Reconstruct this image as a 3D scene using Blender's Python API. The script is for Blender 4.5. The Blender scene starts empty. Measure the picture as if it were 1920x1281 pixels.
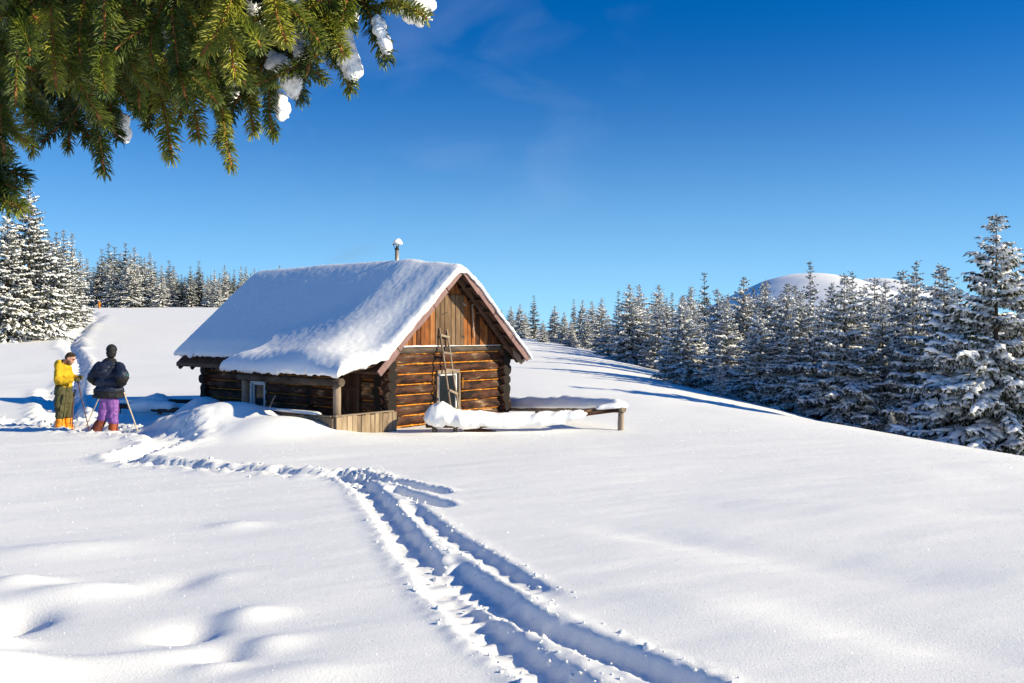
import bpy, bmesh, math, random
import numpy as np
from mathutils import Vector, Matrix, Euler

random.seed(7)
R = math.radians
S = bpy.context.scene
COL = S.collection

# ------------------------------------------------------------------ camera
F = 1700.0            # focal length in photo pixels
CX, HY = 960.0, 615.0 # principal column, horizon row
EYE = 2.2
cam_d = bpy.data.cameras.new('camera')
cam = bpy.data.objects.new('camera', cam_d)
COL.objects.link(cam)
cam.location = (0, 0, EYE)
cam.rotation_euler = (R(90), 0, 0)
cam_d.sensor_width = 36.0
cam_d.lens = F / 1920.0 * 36.0
cam_d.shift_y = (HY - 640.5) / 1920.0
cam_d.clip_start = 0.05
cam_d.clip_end = 20000
S.camera = cam

# ------------------------------------------------------------------ sky, sun, exposure
SUN_EL = R(22.5)
SUN_AZ = math.atan2(0.977, -0.215)      # clockwise from +Y
SUN = Vector((math.sin(SUN_AZ) * math.cos(SUN_EL), math.cos(SUN_AZ) * math.cos(SUN_EL), math.sin(SUN_EL)))
W = bpy.data.worlds.new('World')
S.world = W
W.use_nodes = True
nt = W.node_tree
for n in list(nt.nodes):
    nt.nodes.remove(n)
out = nt.nodes.new('ShaderNodeOutputWorld')
bg = nt.nodes.new('ShaderNodeBackground')
sky = nt.nodes.new('ShaderNodeTexSky')
sky.sky_type = 'NISHITA'
sky.sun_disc = False
sky.sun_elevation = SUN_EL
sky.sun_rotation = SUN_AZ
sky.altitude = 1400
sky.air_density = 1.0
sky.dust_density = 0.15
sky.ozone_density = 2.0
hsv = nt.nodes.new('ShaderNodeHueSaturation')
hsv.inputs['Saturation'].default_value = 1.5
hsv.inputs['Value'].default_value = 1.22
hsv.inputs['Hue'].default_value = 0.497
# thin veils of cirrus, part of the sky itself
tc = nt.nodes.new('ShaderNodeTexCoord')
mp = nt.nodes.new('ShaderNodeMapping')
mp.inputs['Scale'].default_value = (4.5, 4.5, 9.0)
mp.inputs['Rotation'].default_value = (0, 0.35, 0.2)
cn = nt.nodes.new('ShaderNodeTexNoise')
cn.inputs['Scale'].default_value = 1.6
cn.inputs['Detail'].default_value = 5
cn.inputs['Distortion'].default_value = 0.4
cr = nt.nodes.new('ShaderNodeMapRange')
cr.inputs[1].default_value = 0.45
cr.inputs[2].default_value = 0.72
cr.inputs[3].default_value = 0.0
cr.inputs[4].default_value = 0.12
mx = nt.nodes.new('ShaderNodeMix')
mx.data_type = 'RGBA'
mx.inputs[7].default_value = (4.4, 5.4, 8.0, 1)
nt.links.new(tc.outputs['Generated'], mp.inputs['Vector'])
nt.links.new(mp.outputs[0], cn.inputs['Vector'])
nt.links.new(cn.outputs['Fac'], cr.inputs[0])
# the veil hangs in one part of the sky, out beyond the cabin
cd = nt.nodes.new('ShaderNodeVectorMath'); cd.operation = 'DOT_PRODUCT'
cd.inputs[1].default_value = Vector((-0.09, 1.0, 0.29)).normalized()
nv = nt.nodes.new('ShaderNodeVectorMath'); nv.operation = 'NORMALIZE'
nt.links.new(tc.outputs['Generated'], nv.inputs[0]); nt.links.new(nv.outputs[0], cd.inputs[0])
cm = nt.nodes.new('ShaderNodeMapRange'); cm.interpolation_type = 'SMOOTHSTEP'
cm.inputs[1].default_value = 0.965; cm.inputs[2].default_value = 0.996
nt.links.new(cd.outputs['Value'], cm.inputs[0])
cx = nt.nodes.new('ShaderNodeMath'); cx.operation = 'MULTIPLY'
nt.links.new(cr.outputs[0], cx.inputs[0]); nt.links.new(cm.outputs[0], cx.inputs[1])
nt.links.new(cx.outputs[0], mx.inputs[0])
# look a little higher into the dome everywhere, so the blue runs down to the skyline
sv = nt.nodes.new('ShaderNodeVectorMath'); sv.operation = 'MULTIPLY_ADD'
sv.inputs[1].default_value = (1, 1, 0.9); sv.inputs[2].default_value = (0, 0, 0.16)
sn = nt.nodes.new('ShaderNodeVectorMath'); sn.operation = 'NORMALIZE'
nt.links.new(tc.outputs['Generated'], sv.inputs[0]); nt.links.new(sv.outputs[0], sn.inputs[0])
nt.links.new(sn.outputs[0], sky.inputs['Vector'])
nt.links.new(sky.outputs[0], hsv.inputs['Color'])
# paler air towards the skyline, all the way round
sx = nt.nodes.new('ShaderNodeSeparateXYZ'); nt.links.new(tc.outputs['Generated'], sx.inputs[0])
hz = nt.nodes.new('ShaderNodeMapRange'); hz.clamp = True
hz.inputs[1].default_value = 0.0; hz.inputs[2].default_value = 0.35; hz.inputs[3].default_value = 1.0; hz.inputs[4].default_value = 0.0
nt.links.new(sx.outputs[2], hz.inputs[0])
hp = nt.nodes.new('ShaderNodeMath'); hp.operation = 'POWER'; hp.inputs[1].default_value = 2.2
nt.links.new(hz.outputs[0], hp.inputs[0])
hm = nt.nodes.new('ShaderNodeMix'); hm.data_type = 'RGBA'
hm.inputs[7].default_value = (3.5, 7.1, 9.9, 1)
nt.links.new(hp.outputs[0], hm.inputs[0])
pol = nt.nodes.new('ShaderNodeMix'); pol.data_type = 'RGBA'; pol.blend_type = 'MULTIPLY'
pol.inputs[0].default_value = 1.0
pol.inputs[7].default_value = (0.25, 0.86, 1.15, 1)      # clear mountain air: a deep, polarised blue
nt.links.new(hsv.outputs[0], pol.inputs[6])
nt.links.new(pol.outputs[2], hm.inputs[6])
nt.links.new(hm.outputs[2], mx.inputs[6])
nt.links.new(mx.outputs[2], bg.inputs['Color'])
bg.inputs['Strength'].default_value = 0.078
nt.links.new(bg.outputs[0], out.inputs['Surface'])

sun_d = bpy.data.lights.new('sun', 'SUN')
sun_d.energy = 5.0
sun_d.angle = R(0.5)
sun_d.color = (1.0, 0.885, 0.62)
sun = bpy.data.objects.new('sun', sun_d)
COL.objects.link(sun)
sun.location = (60, -20, 40)
sun.rotation_euler = SUN.to_track_quat('Z', 'Y').to_euler()

S.view_settings.view_transform = 'Standard'
S.view_settings.look = 'None'
S.view_settings.gamma = 1.0
S.view_settings.exposure = 0.56
S.view_settings.use_curve_mapping = False
S.render.engine = 'CYCLES'
S.cycles.max_bounces = 6
S.cycles.diffuse_bounces = 5
S.cycles.glossy_bounces = 2
S.cycles.transmission_bounces = 3
S.cycles.volume_bounces = 0
S.cycles.use_denoising = True

# ------------------------------------------------------------------ helpers
def new_mat(name):
    m = bpy.data.materials.new(name)
    m.use_nodes = True
    t = m.node_tree
    b = t.nodes['Principled BSDF']
    return m, t, b

def ramp(t, stops):
    r = t.nodes.new('ShaderNodeValToRGB')
    el = r.color_ramp.elements
    while len(el) < len(stops):
        el.new(0.5)
    for e, (p, c) in zip(el, stops):
        e.position = p
        e.color = (*c, 1)
    return r

def noise_node(t, scale, detail=4, rough=0.55, vec=None, mscale=None, distortion=0.0):
    n = t.nodes.new('ShaderNodeTexNoise')
    n.inputs['Scale'].default_value = scale
    n.inputs['Detail'].default_value = detail
    n.inputs['Roughness'].default_value = rough
    n.inputs['Distortion'].default_value = distortion
    if vec is None:
        c = t.nodes.new('ShaderNodeTexCoord')
        vec = c.outputs['Object']
    if mscale is not None:
        m = t.nodes.new('ShaderNodeMapping')
        m.inputs['Scale'].default_value = mscale
        t.links.new(vec, m.inputs['Vector'])
        vec = m.outputs[0]
    t.links.new(vec, n.inputs['Vector'])
    return n

def add_bump(t, b, height, strength, dist):
    bp = t.nodes.new('ShaderNodeBump')
    bp.inputs['Strength'].default_value = strength
    bp.inputs['Distance'].default_value = dist
    t.links.new(height, bp.inputs['Height'])
    t.links.new(bp.outputs[0], b.inputs['Normal'])
    return bp

def simple_mat(name, c1, c2, scale=8.0, rough=0.8, mscale=None, bump=0.3, bdist=0.01, spec=0.3, metallic=0.0):
    m, t, b = new_mat(name)
    n = noise_node(t, scale, mscale=mscale)
    r = ramp(t, [(0.3, c1), (0.7, c2)])
    t.links.new(n.outputs['Fac'], r.inputs[0])
    t.links.new(r.outputs[0], b.inputs['Base Color'])
    b.inputs['Roughness'].default_value = rough
    b.inputs['Specular IOR Level'].default_value = spec
    b.inputs['Metallic'].default_value = metallic
    if bump:
        add_bump(t, b, n.outputs['Fac'], bump, bdist)
    return m

def wood_mat(name, stops, axis, scale=3.0, stretch=14.0, rough=0.8, vary=0.35, bump=0.5, bdist=0.006, patch=0.75):
    """grain runs along the given local axis; each piece gets its own offset and tone"""
    m, t, b = new_mat(name)
    tcn = t.nodes.new('ShaderNodeTexCoord')
    oi = t.nodes.new('ShaderNodeObjectInfo')
    off = t.nodes.new('ShaderNodeVectorMath'); off.operation = 'SCALE'
    cmb = t.nodes.new('ShaderNodeCombineXYZ')
    for i in range(3):
        t.links.new(oi.outputs['Random'], cmb.inputs[i])
    t.links.new(cmb.outputs[0], off.inputs[0])
    off.inputs['Scale'].default_value = 37.0
    ad = t.nodes.new('ShaderNodeVectorMath'); ad.operation = 'ADD'
    t.links.new(tcn.outputs['Object'], ad.inputs[0])
    t.links.new(off.outputs[0], ad.inputs[1])
    ms = [stretch] * 3
    ms[axis] = 1.0
    n = noise_node(t, scale, 6, 0.65, vec=ad.outputs[0], mscale=tuple(ms), distortion=0.6)
    n2 = noise_node(t, 2.2, 3, 0.5, vec=ad.outputs[0], mscale=tuple(1.0 if i == axis else 2.5 for i in range(3)))
    mixf = t.nodes.new('ShaderNodeMath'); mixf.operation = 'MULTIPLY_ADD'
    t.links.new(n2.outputs['Fac'], mixf.inputs[0])
    mixf.inputs[1].default_value = patch
    hlf = t.nodes.new('ShaderNodeMath'); hlf.operation = 'MULTIPLY_ADD'
    t.links.new(n.outputs['Fac'], hlf.inputs[0])
    hlf.inputs[1].default_value = 0.75
    hlf.inputs[2].default_value = -0.25 - vary / 2 - (patch - 0.75) / 2
    t.links.new(hlf.outputs[0], mixf.inputs[2])
    rr = t.nodes.new('ShaderNodeMath'); rr.operation = 'MULTIPLY_ADD'
    t.links.new(oi.outputs['Random'], rr.inputs[0])
    rr.inputs[1].default_value = vary
    t.links.new(mixf.outputs[0], rr.inputs[2])
    r = ramp(t, stops)
    t.links.new(rr.outputs[0], r.inputs[0])
    t.links.new(r.outputs[0], b.inputs['Base Color'])
    b.inputs['Roughness'].default_value = rough
    b.inputs['Specular IOR Level'].default_value = 0.25
    add_bump(t, b, n.outputs['Fac'], bump, bdist)
    return m

def snow_mat(name, grain=220.0, gstr=0.25, gdist=0.004, lump=0.0):
    m, t, b = new_mat(name)
    g = t.nodes.new('ShaderNodeNewGeometry')
    n = noise_node(t, grain, 5, 0.8, vec=g.outputs['Position'])
    n2 = noise_node(t, 9.0, 5, 0.6, vec=g.outputs['Position'])
    r = ramp(t, [(0.35, (0.885, 0.88, 0.87)), (0.7, (0.92, 0.91, 0.895))])
    t.links.new(n2.outputs['Fac'], r.inputs[0])
    t.links.new(r.outputs[0], b.inputs['Base Color'])
    b.inputs['Roughness'].default_value = 0.75
    b.inputs['Specular IOR Level'].default_value = 0.2
    bp = add_bump(t, b, n.outputs['Fac'], gstr, gdist)
    if lump:
        b2 = t.nodes.new('ShaderNodeBump')
        b2.inputs['Strength'].default_value = lump
        b2.inputs['Distance'].default_value = 0.03
        t.links.new(n2.outputs['Fac'], b2.inputs['Height'])
        t.links.new(b2.outputs[0], bp.inputs['Normal'])
    return m

MAT = {}
MAT['snow'] = snow_mat('snow', 48, 0.5, 0.014)
MAT['roof_snow'] = snow_mat('roof_snow', 120, 0.5, 0.006, 0.15)
MAT['tree_snow'] = snow_mat('tree_snow', 30, 0.3, 0.02, 0.3)
MAT['log'] = wood_mat('log_wood', [(0.28, (0.007, 0.004, 0.003)), (0.40, (0.034, 0.013, 0.008)), (0.52, (0.090, 0.030, 0.014)), (0.60, (0.060, 0.036, 0.024)), (0.70, (0.16, 0.092, 0.055)), (0.80, (0.44, 0.26, 0.14))], 0, 2.6, 8, vary=0.16, patch=1.15, bump=0.8, bdist=0.012)
MAT['log_end'] = simple_mat('log_end_grain', (0.004, 0.003, 0.002), (0.016, 0.010, 0.007), 18)
MAT['chink'] = simple_mat('orange_chinking', (0.50, 0.17, 0.015), (0.72, 0.30, 0.03), 25, 0.9)
MAT['board'] = wood_mat('gable_board', [(0.18, (0.018, 0.007, 0.004)), (0.40, (0.11, 0.034, 0.009)), (0.60, (0.27, 0.088, 0.020)), (0.85, (0.36, 0.18, 0.07))], 2, 3.5, 22, vary=0.45)
MAT['board_grey'] = wood_mat('hatch_board', [(0.15, (0.03, 0.018, 0.010)), (0.42, (0.115, 0.068, 0.037)), (0.65, (0.20, 0.125, 0.070)), (0.85, (0.30, 0.20, 0.12))], 2, 3.5, 22, vary=0.3)
MAT['grey_wood'] = wood_mat('weathered_wood', [(0.15, (0.07, 0.052, 0.04)), (0.45, (0.22, 0.165, 0.12)), (0.75, (0.36, 0.28, 0.205)), (0.9, (0.42, 0.34, 0.26))], 0, 4, 16, vary=0.3)
MAT['grey_wood_z'] = wood_mat('weathered_plank', [(0.15, (0.09, 0.062, 0.04)), (0.45, (0.27, 0.195, 0.125)), (0.75, (0.40, 0.30, 0.195)), (0.9, (0.46, 0.36, 0.25))], 2, 4, 18, vary=0.35)
MAT['dark_wood'] = wood_mat('dark_wood', [(0.15, (0.02, 0.012, 0.008)), (0.5, (0.075, 0.04, 0.026)), (0.85, (0.15, 0.09, 0.06))], 0, 4, 14, vary=0.3)
MAT['dark_wood_z'] = wood_mat('dark_plank', [(0.15, (0.018, 0.009, 0.006)), (0.5, (0.06, 0.026, 0.016)), (0.85, (0.11, 0.055, 0.036))], 2, 4, 18, vary=0.3)
MAT['barge'] = simple_mat('bargeboard_tin', (0.16, 0.085, 0.08), (0.24, 0.145, 0.135), 6, 0.6, bump=0.2)
MAT['white_paint'] = simple_mat('white_paint', (0.62, 0.62, 0.62), (0.8, 0.8, 0.79), 12, 0.5, bump=0.1)
MAT['metal'] = simple_mat('galvanised_pipe', (0.22, 0.17, 0.13), (0.42, 0.36, 0.30), 14, 0.55, metallic=0.3)
MAT['iron'] = simple_mat('dark_iron', (0.02, 0.018, 0.016), (0.06, 0.05, 0.045), 20, 0.6)
m, t, b = new_mat('window_glass')
b.inputs['Base Color'].default_value = (0.012, 0.016, 0.02, 1)
b.inputs['Roughness'].default_value = 0.08
b.inputs['Specular IOR Level'].default_value = 0.12
add_bump(t, b, noise_node(t, 5.0, 2).outputs['Fac'], 0.12, 0.02)
MAT['glass'] = m

def np_mesh(name, verts, faces, smooth=True):
    """faces: (n,3) or (n,4) int array"""
    verts = np.asarray(verts, dtype=np.float32)
    faces = np.asarray(faces, dtype=np.int32)
    me = bpy.data.meshes.new(name)
    k = faces.shape[1]
    me.vertices.add(len(verts)); me.vertices.foreach_set('co', verts.ravel())
    me.loops.add(faces.size); me.loops.foreach_set('vertex_index', faces.ravel())
    me.polygons.add(len(faces))
    me.polygons.foreach_set('loop_start', np.arange(0, faces.size, k, dtype=np.int32))
    me.polygons.foreach_set('loop_total', np.full(len(faces), k, dtype=np.int32))
    me.polygons.foreach_set('use_smooth', np.full(len(faces), smooth, dtype=bool))
    me.update(calc_edges=True)
    return me

def py_mesh(name, verts, faces, smooth=False):
    me = bpy.data.meshes.new(name)
    me.from_pydata([tuple(v) for v in verts], [], [tuple(f) for f in faces])
    if smooth:
        me.polygons.foreach_set('use_smooth', np.full(len(me.polygons), True, dtype=bool))
    me.update()
    return me

def obj(name, me, mat=None, parent=None, loc=(0, 0, 0), rot=(0, 0, 0), scale=None):
    o = bpy.data.objects.new(name, me)
    COL.objects.link(o)
    if mat is not None and me is not None and len(me.materials) == 0:
        for q in (mat if isinstance(mat, (list, tuple)) else [mat]):
            me.materials.append(q)
    if parent is not None:
        o.parent = parent
    o.location = loc
    o.rotation_euler = rot
    if scale is not None:
        o.scale = scale
    return o

def tag(o, label=None, cat=None, group=None, kind=None):
    if label: o['label'] = label
    if cat: o['category'] = cat
    if group: o['group'] = group
    if kind: o['kind'] = kind
    return o

def thing(name, label, cat, loc=(0, 0, 0), rotz=0.0, group=None):
    o = bpy.data.objects.new(name, None)
    o.empty_display_size = 0.2
    COL.objects.link(o)
    o.location = loc
    o.rotation_euler = (0, 0, rotz)
    return tag(o, label, cat, group)

def copy_tree(o, parent=None):
    c = o.copy(); COL.objects.link(c); c.parent = parent
    for ch in o.children:
        copy_tree(ch, c)
    return c

def frame_from_axis(d, up=Vector((0, 0, 1))):
    """rotation matrix with local X along d"""
    d = Vector(d).normalized()
    if abs(d.dot(up)) > 0.995:
        up = Vector((0, 1, 0))
    y = up.cross(d).normalized()
    z = d.cross(y)
    return Matrix((d, y, z)).transposed()

def box_mesh(name, lx, ly, lz, bev=0.0, jitter=0.0, seed=0):
    """box centred on the origin"""
    bm = bmesh.new()
    bmesh.ops.create_cube(bm, size=1.0)
    for v in bm.verts:
        v.co = Vector((v.co.x * lx, v.co.y * ly, v.co.z * lz))
    if bev:
        bmesh.ops.bevel(bm, geom=list(bm.edges), offset=bev, segments=1, affect='EDGES')
    if jitter:
        rr = random.Random(seed)
        for v in bm.verts:
            v.co += Vector([rr.uniform(-jitter, jitter) for _ in range(3)])
    me = bpy.data.meshes.new(name)
    bm.to_mesh(me); bm.free()
    return me

def bar(name, p0, p1, wy, wz, mat, parent=None, bev=0.004, roll=0.0, jitter=0.0):
    """rectangular bar from p0 to p1, grain along local X"""
    p0, p1 = Vector(p0), Vector(p1)
    me = box_mesh(name, (p1 - p0).length, wy, wz, bev, jitter, hash((round(p0.x, 3), round(p1.z, 3))) & 255)
    o = obj(name, me, mat, parent)
    o.matrix_local = Matrix.Translation((p0 + p1) / 2) @ frame_from_axis(p1 - p0).to_4x4() @ Matrix.Rotation(roll, 4, 'X')
    return o

def log_mesh(name, L, r, seed=0, sides=12, segs=7, wob=0.05, bend=0.012, taper=0.06):
    rr = random.Random(seed)
    ph = [rr.uniform(0, 6.28) for _ in range(4)]
    vs, fs, mi = [], [], []
    for i in range(segs + 1):
        t = i / segs
        rad = r * (1 + taper * (0.5 - t)) * (1 + rr.uniform(-wob, wob))
        cy = bend * math.sin(ph[0] + t * 3.1); cz = bend * math.sin(ph[1] + t * 2.7)
        for j in range(sides):
            a = 2 * math.pi * j / sides
            k = rad * (1 + 0.04 * math.sin(2 * a + ph[2]) + rr.uniform(-0.02, 0.02))
            vs.append((-L / 2 + L * t, cy + k * math.cos(a), cz + k * math.sin(a)))
    for i in range(segs):
        for j in range(sides):
            a, b_ = i * sides + j, i * sides + (j + 1) % sides
            fs.append((a, a + sides, b_ + sides, b_)); mi.append(0)
    fs.append(tuple(range(sides))); mi.append(1)
    fs.append(tuple(reversed(range(segs * sides, (segs + 1) * sides)))); mi.append(1)
    me = py_mesh(name, vs, [tuple(reversed(f)) for f in fs] if False else fs, True)
    me.polygons.foreach_set('material_index', np.array(mi, dtype=np.int32))
    for p in me.polygons:
        if p.material_index == 1:
            p.use_smooth = False
    return me

def fix_normals(me):
    bm = bmesh.new(); bm.from_mesh(me)
    bmesh.ops.recalc_face_normals(bm, faces=bm.faces)
    bm.to_mesh(me); bm.free()

def log(name, p0, p1, r, parent=None, mats=None, seed=None, **kw):
    p0, p1 = Vector(p0), Vector(p1)
    me = log_mesh(name, (p1 - p0).length, r, random.randrange(99999) if seed is None else seed, **kw)
    fix_normals(me)
    o = obj(name, me, mats or [MAT['log'], MAT['log_end']], parent)
    o.matrix_local = Matrix.Translation((p0 + p1) / 2) @ frame_from_axis(p1 - p0).to_4x4()
    return o

# ---- numpy noise
def _hash(ix, iy, seed):
    h = (ix.astype(np.int64) * 374761393 + iy.astype(np.int64) * 668265263 + seed * 2246822519) & 0xFFFFFFFF
    h = ((h ^ (h >> 13)) * 1274126177) & 0xFFFFFFFF
    h = h ^ (h >> 16)
    return (h & 0xFFFFFF).astype(np.float64) / 0xFFFFFF

def vnoise(x, y, seed=0):
    x0, y0 = np.floor(x), np.floor(y)
    fx, fy = x - x0, y - y0
    fx = fx * fx * fx * (fx * (fx * 6 - 15) + 10); fy = fy * fy * fy * (fy * (fy * 6 - 15) + 10)
    a = _hash(x0, y0, seed); b = _hash(x0 + 1, y0, seed)
    c = _hash(x0, y0 + 1, seed); d = _hash(x0 + 1, y0 + 1, seed)
    return (a * (1 - fx) + b * fx) * (1 - fy) + (c * (1 - fx) + d * fx) * fy

def fbm(x, y, octv=4, seed=0, gain=0.5):
    s = 0.0; amp = 1.0; tot = 0.0
    for i in range(octv):
        ca, sa = math.cos(0.7 * i), math.sin(0.7 * i)
        s = s + amp * (vnoise((x * ca - y * sa) * 2 ** i + 17.3 * i, (x * sa + y * ca) * 2 ** i - 9.1 * i, seed + i) * 2 - 1)
        tot += amp; amp *= gain
    return s / tot

def sstep(a, b, x):
    t = np.clip((x - a) / (b - a), 0, 1)
    return t * t * (3 - 2 * t)

def softplus(x):
    return np.log1p(np.exp(-np.abs(x))) + np.maximum(x, 0)
# ------------------------------------------------------------------ the ground
def z_base(x, y):
    """broad shape of the meadow: level by the cabin, rising to the wood at the back left, falling away on the right"""
    x = np.asarray(x, dtype=np.float64); y = np.asarray(y, dtype=np.float64)
    rf = 0.15 + 0.85 * sstep(18, -32, x)
    yy = np.minimum(y, 235 + 0 * y)
    rise = 0.044 * 15 * softplus((yy - 50) / 15) * rf
    rise = rise - 0.05 * softplus((y - 235) / 8) * 8
    yc = np.minimum(y, 32.0)
    xl = 11.2 - (yc - 15.8) * 0.29
    q = (x - xl) * 0.977
    qq = np.minimum(q, 60.0)
    drop = 0.27 * 2.4 * softplus(qq / 2.4) * (1 - 0.25 * sstep(45, 120, y))
    far = 0.028 * 30 * softplus((y - 190) / 30) * sstep(-20, 60, x)
    return rise - drop + far

def at(px, py, d):
    """photo pixel at distance d -> point"""
    return Vector(((px - CX) / F * d, d, EYE + (HY - py) / F * d))

def ground_at(px, py, zoff=0.0):
    """photo pixel -> point on the meadow"""
    dx, dz = (px - CX) / F, (HY - py) / F
    d = 2.0
    while d < 400:
        if EYE + dz * d < float(z_base(dx * d, d)) + zoff:
            break
        d *= 1.01
    lo, hi = d / 1.01, d
    for _ in range(20):
        mid = (lo + hi) / 2
        if EYE + dz * mid < float(z_base(dx * mid, mid)) + zoff: hi = mid
        else: lo = mid
    return Vector((dx * hi, hi, EYE + dz * hi))

def smooth_line(pts, n=8):
    P = [np.array(p, dtype=float) for p in pts]
    P = [2 * P[0] - P[1]] + P + [2 * P[-1] - P[-2]]
    o = []
    for i in range(1, len(P) - 2):
        for k in range(n):
            t = k / n
            a, b, c, d = P[i - 1], P[i], P[i + 1], P[i + 2]
            o.append(0.5 * ((2 * b) + (c - a) * t + (2 * a - 5 * b + 4 * c - d) * t * t + (3 * b - a - 3 * c + d) * t ** 3))
    o.append(P[-2])
    return np.array(o)

def line_dist(x, y, L):
    """distance to polyline, arc position 0..1, for flat arrays"""
    best = np.full(x.shape, 1e9); pos = np.zeros(x.shape)
    n = len(L) - 1
    for i in range(n):
        ax, ay = L[i][0], L[i][1]; bx, by = L[i + 1][0] - ax, L[i + 1][1] - ay
        l2 = bx * bx + by * by + 1e-12
        t = np.clip(((x - ax) * bx + (y - ay) * by) / l2, 0, 1)
        d = np.hypot(x - ax - t * bx, y - ay - t * by)
        m = d < best
        best = np.where(m, d, best); pos = np.where(m, (i + t) / n, pos)
    return best, pos

def zpt(zx, zy):      # pixel in the enlarged view of the trail -> photo pixel
    return 560 + zx / 2.4, 860 + zy / 2.4

def px_line(pix):
    return smooth_line([ground_at(a, b)[:2] for a, b in pix])

TR = []   # (line, half width, depth, berm height, roughness, fade in, fade out)
TR.append((px_line([zpt(*p) for p in [(150, 70), (300, 130), (400, 255), (490, 385), (590, 500), (700, 640), (800, 735), (950, 860), (1100, 960), (1300, 1090), (1500, 1220)]]), 0.175, 0.12, 0.032, 0.85, 0.05, 0))
TR.append((px_line([zpt(*p) for p in [(600, 430), (690, 500), (800, 585), (920, 665), (1060, 745), (1210, 800), (1370, 865), (1530, 930), (1740, 1020), (2000, 1130)]]), 0.165, 0.135, 0.032, 0.9, 0.14, 0))
TR.append((px_line([zpt(*p) for p in [(470, 185), (600, 300), (750, 395), (900, 495), (1060, 595), (1230, 672)]]), 0.12, 0.075, 0.018, 0.8, 0.1, 0.35))
TR.append((px_line([zpt(*p) for p in [(300, 85), (420, 105), (540, 130), (690, 160)]]), 0.13, 0.13, 0.03, 0.8, 0.1, 0.15))
TR.append((px_line([zpt(*p) for p in [(400, 130), (500, 165), (590, 195), (690, 222)]]), 0.13, 0.14, 0.03, 0.8, 0.1, 0.15))
TR.append((px_line([(325, 828), (300, 838), (262, 846), (238, 858), (285, 865), (350, 871), (430, 879), (520, 885), (600, 889), (660, 893), (700, 903)]), 0.26, 0.17, 0.07, 1.3, 0.0, 0.05))
TR.append((px_line([(-60, 796), (40, 796), (110, 799), (160, 805), (215, 810), (262, 812), (310, 820), (325, 828)]), 0.42, 0.15, 0.08, 1.2, 0, 0))
TR.append((px_line([(262, 808), (295, 803), (325, 797), (350, 790)]), 0.28, 0.06, 0.04, 0.7, 0, 0.4))
TR.append((px_line([(122, 790), (128, 760), (138, 728), (150, 695), (150, 675), (137, 655), (135, 640)]), 0.33, 0.30, 0.13, 1.0, 0, 0))
TR.append((px_line([(137, 655), (135, 640), (150, 624), (165, 606), (171, 594), (174, 587)]), 0.52, 0.45, 0.26, 0.7, 0, 0))
TR.append((px_line([(100, 790), (96, 765), (92, 740), (95, 728)]), 0.28, 0.14, 0.08, 1.5, 0, 0.2))
TR.append((px_line([(165, 608), (180, 600), (190, 590)]), 0.6, 0.40, 0.25, 0.8, 0, 0.2))

CAB_A = np.array([-2.716, 19.4]); CAB_ROT = math.atan2(0.752, 0.659)
UX, UY = math.cos(CAB_ROT), math.sin(CAB_ROT)
def cab_local(x, y):
    dx, dy = x - CAB_A[0], y - CAB_A[1]
    return dx * UX + dy * UY, -dx * UY + dy * UX
def cab_world(s, w, z=0.0):
    return Vector((CAB_A[0] + s * UX - w * UY, CAB_A[1] + s * UY + w * UX, z))

def bump_at(x, y, c, amp, sx, sy, ang=0.0, p=1.0):
    dx, dy = x - c[0], y - c[1]
    ca, sa = math.cos(ang), math.sin(ang)
    a, b = (dx * ca + dy * sa) / sx, (-dx * sa + dy * ca) / sy
    return amp * np.exp(-(a * a + b * b) ** p)

MOUNDS = []
def mound_px(px, py, amp, sx, sy, ang=0.0, p=1.0):
    g = ground_at(px, py); MOUNDS.append(((g.x, g.y), amp, sx, sy, ang, p))
# drift in front of the porch
MOUNDS.append(((-5.75, 18.75), 0.62, 1.15, 0.75, 0.55, 1.2))
MOUNDS.append(((-4.55, 18.0), 0.40, 1.1, 0.65, 0.35, 1.1))
MOUNDS.append(((-3.2, 17.6), 0.08, 0.9, 0.5, 0.2, 1.0))
MOUNDS.append(((-7.1, 20.9), 0.55, 0.65, 0.6, 0.4, 1.1))
MOUNDS.append(((-6.9, 19.2), 0.28, 0.8, 0.6, 0.4, 1.0))
MOUNDS.append(((-0.3, 21.0), 0.10, 1.5, 0.6, 0.85, 1.0))
# buried scrub at the near left
mound_px(150, 1112, 0.10, 0.50, 0.22, 0.25)
mound_px(30, 1098, 0.10, 0.30, 0.20, 0.3)
mound_px(18, 1160, -0.24, 0.22, 0.22, 0.3)
mound_px(-40, 1215, 0.12, 0.26, 0.14, 0.0)
mound_px(-60, 1290, 0.20, 0.46, 0.38, 0.0)
mound_px(455, 1160, 0.075, 0.28, 0.18, 0.5)
mound_px(480, 1215, 0.065, 0.26, 0.15, 0.4)
mound_px(362, 1182, -0.11, 0.26, 0.19, 0.75)
mound_px(400, 1262, 0.04, 0.18, 0.12, 0.4)
mound_px(425, 1228, -0.10, 0.24, 0.17, 0.75)
mound_px(385, 1085, 0.045, 0.28, 0.22, 0.4)
mound_px(345, 1090, -0.07, 0.28, 0.22, 0.75)
mound_px(440, 985, 0.04, 0.26, 0.18, 0.2)
mound_px(120, 1030, 0.06, 0.7, 0.3, 0.3)
mound_px(250, 1250, 0.06, 0.6, 0.2, 0.3)
mound_px(560, 1275, 0.05, 0.4, 0.2, 0.3)
# soft waves at the right
mound_px(1550, 1060, -0.07, 1.1, 0.5, -0.5)
mound_px(1760, 1200, -0.08, 1.0, 0.35, -0.4)
mound_px(1250, 1010, -0.06, 0.8, 0.3, -0.5)
mound_px(1600, 960, 0.06, 1.8, 0.5, -0.3)
mound_px(1350, 1150, 0.05, 0.9, 0.4, -0.5)

def z_ground(x, y, detail=True):
    x = np.asarray(x, dtype=np.float64); y = np.asarray(y, dtype=np.float64)
    z = z_smooth(x, y)
    return z + z_detail(x, y) if detail else z

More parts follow.
